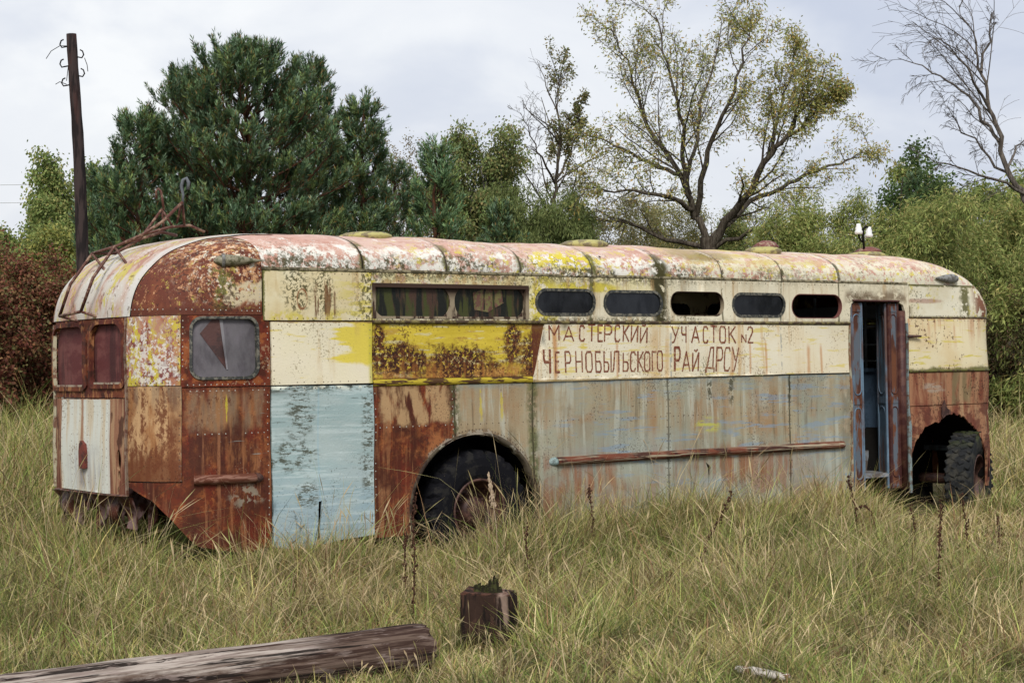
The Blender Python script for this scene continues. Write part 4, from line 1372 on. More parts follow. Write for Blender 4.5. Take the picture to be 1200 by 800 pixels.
# curled flap above the arch
mb = patch_mb([(FARU - .30, 1.20), (FARU - .22, 1.28), (FARU - .1, 1.21), (FARU + .02, 1.16), (FARU + .02, 1.12), (FARU - .12, 1.11), (FARU - .27, 1.08), (FARU - .30, 1.12)], off=.014, t=.012, st=.04, warp=lambda s, h: .12 * max(0, h - 1.13))
mb.build('metal_flap', M_rim, BUS)
panel('front_corner_post', rect(L - RF + 1.165, L - RF + 1.30, .34, 2.17), solid('front_corner_rust', (.13, .035, .022), (.40, .33, .2), 8, t=.56), st=.05, off=.006)
M_front = paint('front_face_paint', lambda m: m.mix(m.patch(.5, .04, 3, det=7), m.mix(m.ss(m.z, 1.58, 1.61), (.25, .09, .04), CREAM2), RUST))
panel('front_face', [(L - RF + 1.31, .34), (fend + (QF - 1.31), .34), (fend + (QF - 1.31), 2.17), (L - RF + 1.31, 2.17)], M_front, [rrect(L - RF + 1.55, fend - .06, 1.45, 2.1, .08), rrect(fend + .06, fend + QF - 1.55, 1.45, 2.1, .08)], st=.08)
panel('front_face', [(L - RF + 1.175, 2.175), (fend + (QF - .02), 2.175), (fend + (QF - .02), ZG), (L - RF + 1.175, ZG)], M_front, st=.1)
panel('front_face', [(fend + (QF - 1.31), ZSK), (fend + (QF - .02), ZSK), (fend + (QF - .02), 2.17), (fend + (QF - 1.31), 2.17)], M_front, st=.1)
for a, b in ((L - RF + 1.54, fend - .05), (fend + .05, fend + QF - 1.54)):
    patch_mb(rrect(a, b, 1.44, 2.11, .08), off=-.02, t=0).build('windscreen_pane', M_glassd, BUS)

# --- interior
mb = MB()
mb.box((L / 2, W / 2, .72), (L - 1.4, .98, .06))
for (a_, b_) in ((1.0, ARCU - ARCR - .08), (ARCU + ARCR + .08, DOORA - .05), (FARU + FARR + .06, L - .45)):
    for vv in (.41, W - .41): mb.box(((a_ + b_) / 2, vv, .72), (b_ - a_, .68, .06))
mb.build('floor_plate', M_inner, BUS)
mb = MB()
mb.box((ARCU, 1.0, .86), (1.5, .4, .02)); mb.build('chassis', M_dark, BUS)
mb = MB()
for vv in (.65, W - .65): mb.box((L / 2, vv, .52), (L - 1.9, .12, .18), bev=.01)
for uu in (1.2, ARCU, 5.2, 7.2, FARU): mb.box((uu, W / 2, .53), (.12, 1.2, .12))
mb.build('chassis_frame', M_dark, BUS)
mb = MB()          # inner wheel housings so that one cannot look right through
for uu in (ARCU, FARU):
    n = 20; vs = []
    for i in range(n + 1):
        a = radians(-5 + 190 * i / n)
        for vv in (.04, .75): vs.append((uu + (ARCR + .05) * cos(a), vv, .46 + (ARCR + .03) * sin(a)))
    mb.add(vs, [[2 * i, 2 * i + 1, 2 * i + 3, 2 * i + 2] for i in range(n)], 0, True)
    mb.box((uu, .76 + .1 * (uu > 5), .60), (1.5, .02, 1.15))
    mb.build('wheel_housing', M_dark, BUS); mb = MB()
# partition seen through the doorway
mb = MB()
uc = DOORA + 1.1
mb.box((uc, 1.35, 1.12), (.05, 1.95, .96), 0, bev=.01)
mb.box((uc - .03, 1.35, 1.62), (.06, 1.95, .04), 0)
o = mb.build('cab_partition', M_bluein, BUS, 'blue panel inside the doorway')
mb = MB()
for zz in (1.72, 1.90, 2.10): mb.tube([(uc, .38, zz), (uc, 2.3, zz)], .012, 6)
for vv in (.40, .75, 1.5, 2.25): mb.tube([(uc, vv, 1.6), (uc, vv, 2.45)], .018, 6)
mb.box((uc + .0, 1.35, 2.26), (.03, 1.9, .16), 0, bev=.01)
mb.build('partition_rails', solid('grey_partition_rail', (.12, .13, .14)), BUS)
# entrance step
mb = MB()
mb.box(((DOORA + DOORB) / 2, .30, .50), (DOORB - DOORA - .02, .5, .04), bev=.006)
mb.box(((DOORA + DOORB) / 2, .56, .62), (DOORB - DOORA - .02, .03, .24))
mb.build('entrance_step', solid('worn_step', (.10, .08, .07), (.22, .24, .26), 7), BUS)

# --- door leaves: each a framed sheet standing folded in the doorway
DW = DOORB - DOORA


def leaf(p0, p1, z0, z1, mat, mat2, lab=None, t=.03):
    p0 = Vector((*p0, 0)); p1 = Vector((*p1, 0))
    d = p1 - p0; w = d.length; d.normalize(); ang = math.atan2(d.y, d.x)
    R_ = Matrix.Rotation(ang, 3, 'Z')
    c = (p0 + p1) / 2
    mb = MB()
    fr = .028
    mb.box((c.x, c.y, (z0 + z1) / 2), (w - .006, t * .5, z1 - z0), 0, R_)
    for q in (p0 + d * fr / 2, p1 - d * fr / 2):
        mb.box((q.x, q.y, (z0 + z1) / 2), (fr, t, z1 - z0), 1, R_, .004)
    for zz in (z0 + .05, (z0 + z1) / 2 - .05, z1 - .06):
        mb.box((c.x, c.y, zz), (w - 2 * fr - .002, t * .9, .07), 0, R_, .004)
    o = mb.build('door_leaf', [mat, mat2], BUS, lab)
    # pressed rounded panel outline
    m2 = MB()
    nrm = Vector((sin(ang), -cos(ang), 0))
    for (a_, b_) in ((z0 + .12, (z0 + z1) / 2 - .12), ((z0 + z1) / 2 + .02, z1 - .12)):
        pts = []
        hw = w / 2 - fr - .012
        for (x_, y_) in rrect(-hw, hw, a_, b_, hw * .9, 5) + [rrect(-hw, hw, a_, b_, hw * .9, 5)[0]]:
            q = c + d * x_ + nrm * (t * .27); pts.append((q.x, q.y, y_))
        m2.tube(pts, .007, 5, caps=False)
    m2.build('pressed_rim', mat2, o)
    return o


leaf((DOORA + .02, .02), (DOORA + .225, .04), .36, DTOP - .02, M_rustleaf, M_blueout, 'rusty door leaf folded against the rear jamb')
leaf((DOORA + .23, .06), (DOORA + .12, .26), .36, DTOP - .02, M_rustleaf, M_blueout, 'inner half of the rear door leaf')
leaf((DOORB - .10, .31), (DOORB - .262, .05), .36, DTOP - .02, M_blueout, M_blueout, 'blue door leaf folded inward')
leaf((DOORB - .258, .035), (DOORB - .09, .03), .36, DTOP - .02, M_rustleaf, M_redpost, 'rusty flaking door leaf next to the front jamb')
mb = MB()
mb.tube([(DOORB - .05, .02, .34), (DOORB - .05, .02, DTOP - .10)], .045, 8)
mb.build('door_post', M_redpost, BUS)
mb = patch_mb([(DOORB + .004, .30), (u1064 + .02, .30), (u1064 + .035, 1.0), (u1064 + .005, 1.2), (u1064 + .005, ZWIN), (DOORB + .004, ZWIN)], off=.01, t=.02, st=.1)
mb.build('jamb_strip', solid('grey_blue_jamb', (.17, .22, .22), (.10, .06, .04), 9), BUS)
mb = patch_mb([(DOORA - .030, .30), (DOORA - .002, .30), (DOORA - .002, ZWIN), (DOORA - .026, ZWIN)], off=.012, t=.03, st=.1)
mb.build('jamb_strip', solid('rust_jamb', (.20, .10, .05), (.30, .28, .2), 8), BUS)
strip(DOORA + .03, DOORB - .1, DTOP + .004, .012, .02, n=12).build('door_header', M_redpost, BUS)
hz = side(1070, 394)[1]
mb = MB(); mb.tube([(U(1062, 394), -.03, hz), (U(1075, 394), -.05, hz)], [.02, .012], 6)
mb.build('hinge_pin', M_rim, BUS)


# --- wheels
def tyre_mesh(Rt, Wd, Ri, lugs, blocky):
    mb = MB()
    prof = []          # (radius, x across)
    h = Wd / 2
    base = [(Ri, -h * .72), (Ri + .01, -h * .80), (Ri + .05, -h * .93), (Ri + (Rt - Ri) * .45, -h), (Ri + (Rt - Ri) * .72, -h * .97), (Rt - .035, -h * .86), (Rt - .012, -h * .76)]
    mid = [(Rt - .002, -h * .5), (Rt, -h * .2), (Rt, h * .2), (Rt - .002, h * .5)]
    prof = base + mid + [(r, -x) for r, x in reversed(base)]
    n = 144
    vs = []
    for (r, x) in prof:
        for k in range(n):
            a = 2 * pi * k / n
            rr_ = r
            if r > Rt - .05:
                if blocky:
                    q = (k + (3 if abs(x) < h * .3 else 0)) % 6
                    if q < 1: rr_ -= .016
                else:
                    ph = (k * lugs / n + abs(x) * 3.2) % 1
                    if ph < .42: rr_ -= .030 if abs(x) > h * .3 else .004
            vs.append((rr_ * cos(a), x, rr_ * sin(a)))
    fs = [[i * n + k, i * n + (k + 1) % n, (i + 1) * n + (k + 1) % n, (i + 1) * n + k] for i in range(len(prof) - 1) for k in range(n)]
    mb.add(vs, fs, 0, False)
    if blocky:          # chunky tread blocks
        for k in range(36):
            for j, x in enumerate((-.78, -.30, .18, .66)):
                a = 2 * pi * (k + .5 * (j % 2)) / 36
                M_ = Matrix.Rotation(-a, 4, 'Y') @ Matrix.Translation((Rt - .002 if abs(x) < .5 else Rt - .008, x * h + .03 * 0, 0)) @ Matrix.Rotation(radians(45 if j % 2 else -45) * .6, 4, 'X')
                bmx = MB(); bmx.box((0, 0, 0), (.022, h * .40, .062), bev=.005)
                mb.add([M_ @ Vector(v) for v in bmx.v], bmx.f, 0, False)
    # sidewall ribs
    for rr_ in (Ri + .07, Ri + .12):
        vs = []
        for k in range(48):
            a = 2 * pi * k / 48
            vs.append((rr_ * cos(a), -h - .002 + .012 * (rr_ < Ri + .1), rr_ * sin(a)))
    return mb


def wheel(uv, zc, steer, matt, lab, blocky, lugs=26):
    w = bpy.data.objects.new('wheel', None); COL.objects.link(w); w.parent = BUS; w['label'] = lab
    w.matrix_local = Matrix.Translation((uv[0], uv[1], zc)) @ Matrix.Rotation(steer, 4, 'Z')
    Rt, Ri = .545, .275
    tyre_mesh(Rt, .30, Ri, lugs, blocky).build('tyre', matt, w)
    mb = MB()
    My = Matrix.Rotation(pi / 2, 4, 'X')
    pr = [(Ri + .012, .118), (Ri + .014, .128), (Ri - .002, .132), (Ri - .014, .118), (Ri - .02, .05), (Ri - .045, .0), (.20, -.045), (.17, -.05), (.15, -.03), (.125, .0), (.115, .05), (.09, .055), (0, .058)]
    mb.lathe(pr, My, 40)
    for k in range(10):
        a = 2 * pi * k / 10
        mb.lathe([(.0, .03), (.014, .03), (.016, 0)], Matrix.Translation((.155 * cos(a), .03, .155 * sin(a))) @ My, 6)
    mb.build('rim', M_rim, w)
    return w


wheel((U(556, 597, .16) , .20), .45, 0, M_tyre, 'rear wheel sunk in the grass with a lugged tyre', False, 26)
fu = side(1137, 560, .16)[0]
wheel((fu - .06, .14), .37, radians(24), M_tyremoss, 'front wheel turned outwards with a blocky mossy tread', True)
mb = MB(); mb.box((FARU - .25, .75, .42), (.3, .25, .30), bev=.03); mb.build('spring_box', solid('brown_axle_box', (.10, .07, .05)), BUS)
mb = MB(); mb.tube([(fu, .2, .37), (fu, 2.4, .37)], .06, 8); mb.build('axle', M_rim, BUS); mb = MB(); mb.tube([(ARCU, .3, .37), (ARCU, 2.3, .37)], .08, 8)
mb.build('axle', M_rim, BUS)

# --- lamps
def tear(px, py, length, r, mat, label, flip=1):
    s, h = inv(px, py)
    p = FS(s, h); n = FN(s, h)
    mb = MB()
    X = (FS(s + .01, h) - FS(s - .01, h)).normalized()
    Z = n; Y_ = Z.cross(X)
    M_ = Matrix((X, Y_, Z)).transposed().to_4x4(); M_.translation = p + n * r * .45
    pr = []
    for i in range(13):
        t = i / 12
        rad = r * (sqrt(max(0, 1 - ((.28 - t) / .28) ** 2)) if t < .28 else (1 - ((t - .28) / .72) ** 1.5) * .98 + .02)
        pr.append((max(rad, .001), (t - .35) * length * flip))
    mb.lathe(pr, M_ @ Matrix.Rotation(pi / 2, 4, 'Y'), 14)
    o = mb.build('marker_lamp', mat, BUS, label)
    return o, M_


o, M_ = tear(270, 307, .40, .050, M_lamp, 'pointed marker lamp on the rear quarter dome')
mb = MB(); mb.lathe([(.047, -.012), (.056, -.012), (.056, .012), (.047, .012)], M_ @ Matrix.Translation((-.06, 0, .0)) @ Matrix.Rotation(pi / 2, 4, 'Y'), 16)
mb.build('lamp_ring', M_lampg, o)
tear(1111, 327, .42, .052, M_lampg, 'grey teardrop marker lamp on the front dome', -1)


# --- roof ventilators
def vent(px, py, r, hh, mat, cap=None, lab=None, v=.75):
    # choose the length position from the photo, standing on the roof at width v
    best = min(np.arange(.9, L - .5, .01), key=lambda u_: abs(proj((u_, v, ZT - .01))[0] - px))
    z = None
    mb = MB()
    zz = min((FS(2.0, ZG + k * .01) for k in range(100)), key=lambda p: abs(p.y - v)).z
    M2 = Matrix.Translation((best, v, zz))
    mb.lathe([(r * .8, -.05), (r, .0), (r * .98, hh * .35), (r * .75, hh * .8), (r * .4, hh), (0.001, hh * 1.02)], M2, 20, wob=lambda a, z_: 1 + .05 * sin(a * 3))
    o = mb.build('roof_vent', mat, BUS, lab)
    if cap:
        m3 = MB(); rr_ = random.Random(3)
        m3.lathe([(r * .62, hh * .6), (r * .68, hh * 1.1), (r * .5, hh * 1.7), (r * .2, hh * 2.1), (.001, hh * 2.15)], M2 @ Matrix.Translation((.04, 0, 0)), 14, wob=lambda a, z_: 1 + .14 * sin(a * 5 + z_ * 50))
        m3.build('vent_cap', cap, o)
    return (best, v, zz)


vent(430, 272, .24, .05, M_vent, None, 'low lichen covered roof vent nearest the tail')
vent(685, 284, .24, .055, M_vent, None, 'low yellow roof vent')
vent(895, 293, .20, .06, M_vent, M_ventr, 'roof vent with a crumpled rusty cap')
bp = vent(1015, 298, .22, .05, M_vent, M_ventr, 'roof vent beside the insulator bracket')
bp = (bp[0] - .06, bp[1] - .03, bp[2])
mb = MB()
bx, by, bz = bp
pole_top = bz + .33
mb.tube([(bx, by, bz), (bx - .02, by, bz + .22), (bx - .01, by, pole_top - .03), (bx + .03, by, pole_top), (bx + .07, by, pole_top - .01), (bx + .08, by, pole_top - .05)], .013, 8)
mb.tube([(bx - .01, by, bz + .15), (bx - .06, by, bz + .17), (bx - .09, by, bz + .22), (bx - .09, by, bz + .26)], .010, 6)
br = mb.build('insulator_bracket', M_dark, BUS)
for (x, z) in ((bx - .09, bz + .24), (bx + .08, pole_top - .12)):
    mb = MB()
    mb.lathe([(.02, .0), (.042, .0), (.045, .03), (.034, .045), (.036, .07), (.026, .09), (.024, .115), (.0, .12)], Matrix.Translation((x, by, z)), 14)
    mb.build('insulator', M_porc, br, 'white porcelain insulator')
# bullet hole on a roof sheet
s, h = inv(702, 302)
p = FS(s, h); mb = MB(); n = FN(s, h)
M_ = n.to_track_quat('Z', 'Y').to_matrix().to_4x4(); M_.translation = p + n * .012
mb.lathe([(.014, 0), (.001, .001)], M_, 10)
mb.build('small_hole', M_dark, BUS)

# --- trolley pole ladder / catcher frame on the tail dome
frame = MB()


def onshell(px, py, off):
    s, h = inv(px, py); return FS(s, h) + FN(s, h) * off


def V_at(px, py, depth_from):
    """point on the same depth as a bus point"""
    w = BUSM @ Vector(depth_from)
    return BUSI @ at(px, py, w.y)


A1, B1 = onshell(83, 371, .10), onshell(108, 366, .10)
A2, B2 = onshell(117, 311, .12), onshell(142, 304, .12)
A1m, B1m = onshell(98, 341, .13), onshell(124, 335, .13)
top1 = BUSM @ Vector((.95, 1.25, ZT)); 
Cc = lambda x, y, u_, v_: V_at(x, y, (u_, v_, ZT))
frame.tube([A1, A1m, A2, Cc(135, 297, .2, 1.45), Cc(165, 280, .45, 1.45), Cc(190, 272, .7, 1.45), Cc(207, 276, .9, 1.45)], .0135, 8)
frame.tube([B1, B1m, B2, Cc(167, 275, .35, 1.05), Cc(190, 260, .6, 1.05), Cc(214, 237, .75, 1.05)], .0135, 8)
frame.tube([A2, Cc(165, 279, .5, 1.3), Cc(190, 245, .7, 1.3)], .012, 8)
frame.tube([A1, B1], .0135, 8)
frame.tube([A2, B2], .011, 8)
for P, q in ((A1, (93, 377)), (B1, (115, 372)), (A2, (124, 318)), (B2, (150, 311))):
    frame.tube([P, onshell(q[0], q[1], -.01)], .012, 6)
frame.tube([Cc(167, 275, .4, 1.2), Cc(200, 266, .75, 1.15), Cc(222, 264, .95, 1.1), Cc(240, 272, 1.15, 1.0)], .012, 8)
frame.tube([Cc(190, 246, .7, 1.3), Cc(192, 270, .8, 1.3)], .011, 6)
frame.tube([Cc(190, 246, .7, 1.3), Cc(202, 265, .9, 1.2)], .011, 6)
frame.tube([Cc(213, 238, .78, 1.05), Cc(207, 262, .85, 1.1)], .011, 6)
frame.tube([Cc(214, 240, .8, 1.05), Cc(216, 263, .95, 1.05)], .011, 6)
fo = frame.build('pole_catcher_frame', M_tube, BUS, 'rusty bent tube frame on the tail dome')
mb = MB()
hk = [(192, 246), (190, 232), (188.5, 224), (185.5, 221), (183, 224), (183.5, 233)]
mb.tube([Cc(x, y, .7, 1.3) for x, y in hk], .011, 8); mb.build('catcher_hook', M_tube, fo)
mb = MB()
hk = [(214, 240), (214.5, 228), (212.5, 218), (214.5, 211), (218.5, 209), (221, 214), (220, 222)]
mb.tube([Cc(x, y, .78, 1.05) for x, y in hk], [.011, .012, .015, .016, .016, .016, .014], 8); mb.build('catcher_hook', solid('grey_hook_steel', (.10, .11, .12)), fo)

# --- lettering on the board (hand painted strokes)
GL = {
 'М': [[(0, 0), (0, 1), (.5, .35), (1, 1), (1, 0)]],
 'А': [[(0, 0), (.5, 1), (1, 0)], [(.2, .32), (.8, .32)]],
 'С': [[(1, .85), (.8, 1), (.2, 1), (0, .82), (0, .18), (.2, 0), (.8, 0), (1, .15)]],
 'Т': [[(0, 1), (1, 1)], [(.5, 1), (.5, 0)]],
 'Е': [[(1, 1), (0, 1), (0, 0), (1, 0)], [(0, .52), (.8, .52)]],
 'Р': [[(0, 0), (0, 1), (.75, 1), (1, .85), (1, .6), (.75, .45), (0, .45)]],
 'К': [[(0, 0), (0, 1)], [(1, 1), (0, .45)], [(.2, .56), (1, 0)]],
 'И': [[(0, 1), (0, 0), (1, 1), (1, 0)]],
 'Й': [[(0, .95), (0, 0), (1, .95), (1, 0)], [(.25, 1.12), (.5, 1.04), (.75, 1.14)]],
 'У': [[(0, 1), (.5, .45)], [(1, 1), (.5, .2), (.35, .0), (.1, .0)]],
 'Ч': [[(0, 1), (0, .6), (.2, .47), (1, .47)], [(1, 1), (1, 0)]],
 'О': [[(.2, 0), (0, .15), (0, .85), (.2, 1), (.8, 1), (1, .85), (1, .15), (.8, 0), (.2, 0)]],
 'N': [[(0, 0), (0, 1), (1, 0), (1, 1)]],
 '2': [[(0, .8), (.15, .97), (.5, 1), (.9, .9), (.95, .68), (.1, .12), (0, 0), (1, 0)]],
 'Н': [[(0, 0), (0, 1)], [(1, 0), (1, 1)], [(0, .5), (1, .5)]],
 'Б': [[(.95, 1), (0, 1), (0, 0), (.8, 0), (1, .14), (1, .4), (.8, .52), (0, .52)]],
 'Ы': [[(0, 1), (0, 0), (.5, 0), (.65, .12), (.65, .35), (.5, .48), (0, .48)], [(1, 1), (1, 0)]],
 'Л': [[(0, 0), (.12, .12), (.3, 1), (1, 1), (1, 0)]],
 'Ь': [[(0, 1), (0, 0), (.8, 0), (1, .14), (1, .4), (.8, .5), (0, .5)]],
 'Г': [[(0, 0), (0, 1), (1, 1)]],
 'Д': [[(0, -.12), (.0, .06), (1, .06), (1, -.12)], [(.12, .06), (.5, 1), (.85, 1), (.85, .06)]],
}
cx = lambda x: 620 + x / 4.286
cy = lambda y: 370 + y / 4.286
T1 = [('М', 95, 145, 48, 122), ('А', 170, 222, 55, 126), ('С', 252, 275, 50, 126), ('Т', 296, 330, 46, 126), ('Е', 345, 366, 48, 126), ('Р', 377, 409, 48, 127), ('С', 428, 450, 48, 128),
      ('К', 468, 495, 48, 128), ('И', 508, 537, 50, 130), ('Й', 552, 584, 56, 132), ('У', 710, 745, 56, 132), ('Ч', 762, 784, 54, 132), ('А', 812, 848, 56, 133), ('С', 868, 890, 54, 134), ('Т', 906, 934, 52, 132),
      ('О', 950, 977, 54, 134), ('К', 995, 1028, 54, 135), ('N', 1060, 1082, 95, 133), ('2', 1092, 1117, 56, 135)]
T2 = [('Ч', 65, 97, 172, 284), ('Е', 124, 144, 182, 282), ('Р', 175, 203, 180, 283), ('Н', 231, 262, 180, 280), ('О', 281, 312, 180, 280), ('Б', 331, 358, 180, 282), ('Ы', 374, 408, 180, 280), ('Л', 417, 446, 178, 280),
      ('Ь', 468, 492, 186, 276), ('С', 505, 529, 182, 278), ('К', 541, 568, 180, 278), ('О', 575, 600, 180, 277), ('Г', 612, 632, 180, 276), ('О', 640, 665, 178, 275), ('Р', 728, 754, 160, 275), ('А', 767, 806, 180, 276),
      ('Й', 820, 848, 182, 276), ('Д', 886, 925, 158, 268), ('Р', 936, 964, 158, 276), ('С', 975, 1000, 160, 275), ('У', 1010, 1043, 158, 276)]
rg = random.Random(2)
for li, (T, nm) in enumerate(((T1, 'МАСТЕРСКИЙ УЧАСТОК N2'), (T2, 'ЧЕРНОБЫЛЬСКОГО РАЙ ДРСУ'))):
    mb = MB()
    px1 = None
    for (ch, x0, x1, y0, y1) in T:
        if px1 is not None and x0 - px1 > 45: mb.build('painted_word', M_letter, board); mb = MB()
        px1 = x1
        thick = .0085 if not (li == 1 and ch in 'ЧР') or x0 > 900 or x0 == 175 else .012
        for pl in GL[ch]:
            pts = []
            for (a, b) in pl:
                px = cx(x0 + (x1 - x0) * a); py = cy(y1 + (y0 - y1) * b)
                u_, z_ = side(px, py)
                pts.append(Vector((u_ + rg.uniform(-.002, .002), 0, z_ + rg.uniform(-.003, .003))))
            for i in range(len(pts) - 1):
                a, b = pts[i], pts[i + 1]
                d = (b - a).normalized(); n = Vector((-d.z, 0, d.x))
                w0 = thick * rg.uniform(.85, 1.15)
                a2, b2 = a - d * w0 * .5, b + d * w0 * .5
                q = [a2 + n * w0, a2 - n * w0, b2 - n * w0, b2 + n * w0]
                q = [Vector((v.x, -.0155 - dent(Vector((v.x, 0, v.z))) - .00015 * (i % 5 + len(mb.f) % 7), v.z)) for v in q]
                mb.add(q, [[0, 1, 2, 3]], 0, False)
    mb.build('painted_word', M_letter, board)
# ------------------------------------------------------------------ world, sun, ground
wd = bpy.data.worlds.new('World'); SC.world = wd; wd.use_nodes = True
SUN_EL, SUN_AZ = radians(44), radians(182)       # azimuth clockwise from +Y: behind the camera to the left
m = Mt.__new__(Mt); m.nt = wd.node_tree; m.nt.nodes.clear(); m.k = 0
tc = m.n('ShaderNodeTexCoord'); m.co = tc.outputs['Generated']
sp = m.n('ShaderNodeSeparateXYZ'); m.put(sp.inputs[0], m.co); m.u, m.v, m.z = sp.outputs
sky = m.n('ShaderNodeTexSky', sky_type='NISHITA', sun_disc=False)
sky.sun_elevation = SUN_EL; sky.sun_rotation = SUN_AZ; sky.air_density = 1.2; sky.dust_density = 2
c1 = m.ss(m.nz(5, 5, 9, det=7, rough=.5, dist=.4), .42, .60)
c2 = m.ss(m.nz(6, 6, 12, det=6, rough=.55, dist=.4), .38, .66)
lr = m.ss(m.u, .16, -.26)                        # brighter bank to the left
k = m.m('ADD', m.mul(c1, .50), m.m('ADD', m.mul(c2, .24), m.mul(lr, .50)), clamp=True)
cl = m.mix(k, (4.9, 5.3, 6.35), (7.9, 8.0, 8.15))
col = m.mix(.92, sky.outputs[0], cl)
bg = m.n('ShaderNodeBackground'); m.put(bg.inputs[0], col); bg.inputs[1].default_value = .10
wo = m.n('ShaderNodeOutputWorld'); m.nt.links.new(bg.outputs[0], wo.inputs[0])

sl = bpy.data.lights.new('sun', 'SUN'); sl.energy = 2.7; sl.angle = radians(18); sl.color = (1, .965, .92)
so = bpy.data.objects.new('sun', sl); COL.objects.link(so)
sd = Vector((sin(SUN_AZ) * cos(SUN_EL), cos(SUN_AZ) * cos(SUN_EL), sin(SUN_EL)))
so.rotation_euler = sd.to_track_quat('Z', 'Y').to_euler(); so.location = (-20, -20, 30)

SC.view_settings.view_transform = 'Standard'; SC.view_settings.look = 'None'
SC.view_settings.gamma = 1; SC.view_settings.use_curve_mapping = False
SC.view_settings.exposure = 0.32
SC.cycles.max_bounces = 4; SC.cycles.diffuse_bounces = 2; SC.cycles.transparent_max_bounces = 4
SC.cycles.caustics_reflective = False; SC.cycles.caustics_refractive = False


def gz(x, y):
    """gentle unevenness of the field"""
    return .035 * np.sin(x * .9 + 1.1) * np.cos(y * .7) + .02 * np.sin(x * 2.3 + y * 1.7) + .02 * np.sin(y * 3.1 - x * 1.3)


xs = np.concatenate([np.linspace(-600, -12, 40), np.linspace(-11.8, 14, 110), np.linspace(15, 600, 40)])
ys = np.concatenate([np.linspace(-60, 7, 12), np.linspace(7.2, 26, 90), np.linspace(27, 900, 60)])
X, Y = np.meshgrid(xs, ys)
Zg = gz(X, Y) * np.where((np.abs(X) < 40) & (Y < 60), 1, .3)
V = np.stack([X.ravel(), Y.ravel(), Zg.ravel()], 1)
nx = len(xs); i0 = (np.arange(len(ys) - 1)[:, None] * nx + np.arange(nx - 1)[None, :]).ravel()
Fq = np.stack([i0, i0 + 1, i0 + nx + 1, i0 + nx], 1)
ms = Mt('field_soil')
c = ms.mix(ms.patch(.5, .12, 1.3, det=6), (.085, .07, .035), (.07, .075, .028))
c = ms.mix(ms.mul(ms.patch(.52, .06, 9, det=8, rough=.7), .8), c, (.15, .12, .07))
c = ms.mix(ms.mul(ms.patch(.56, .04, 25, det=6), .7), c, (.035, .025, .015))
far = ms.ss(ms.v, 22, 40)
c = ms.mix(far, c, ms.mix(ms.patch(.5, .1, .25, .5, 1, det=8), (.14, .12, .05), (.10, .105, .035)))
M_soil = ms.out(c, rough=.95, bump=ms.nz(18, det=8, rough=.7), bstr=.8, bdist=.05, spec=.1)
tag(np_mesh('ground', V, Fq, M_soil, smooth=True), kind='structure')
# ------------------------------------------------------------------ vegetation materials
def leafmat(name, rough=.6, tr=.35, fr=1.5, amt=.35):
    m = Mt(name)
    a = m.n('ShaderNodeAttribute', attribute_name='tint')
    c = a.outputs['Color']
    c = m.mix(m.mul(m.patch(.5, .15, fr, det=3), amt), c, m.mix(1.0, c, (.62, .62, .55), 'MULTIPLY'))
    return m.out(c, rough=rough, spec=.2, transl=tr)


M_leaf = leafmat('leaf')
M_needle = leafmat('pine_needles', .55, .12)
M_grass = leafmat('grass_blades', .6, .18, .8, .45)


def barkmat(name, c1, c2, fz=3, fr=18):
    m = Mt(name)
    c = m.mix(m.patch(.5, .08, fr, fr, fz, det=8, rough=.7), c1, c2)
    return m.out(c, rough=.9, bump=m.nz(fr, fr, fz, det=8), bstr=.6, bdist=.03, spec=.1)


M_bark = barkmat('dark_bark', (.045, .035, .026), (.10, .085, .065))
M_barkp = barkmat('pine_bark', (.13, .055, .028), (.06, .04, .03))
M_barkg = barkmat('grey_bark', (.14, .12, .10), (.06, .05, .042))
M_barkb = barkmat('birch_bark', (.35, .33, .30), (.05, .045, .04), 6, 9)


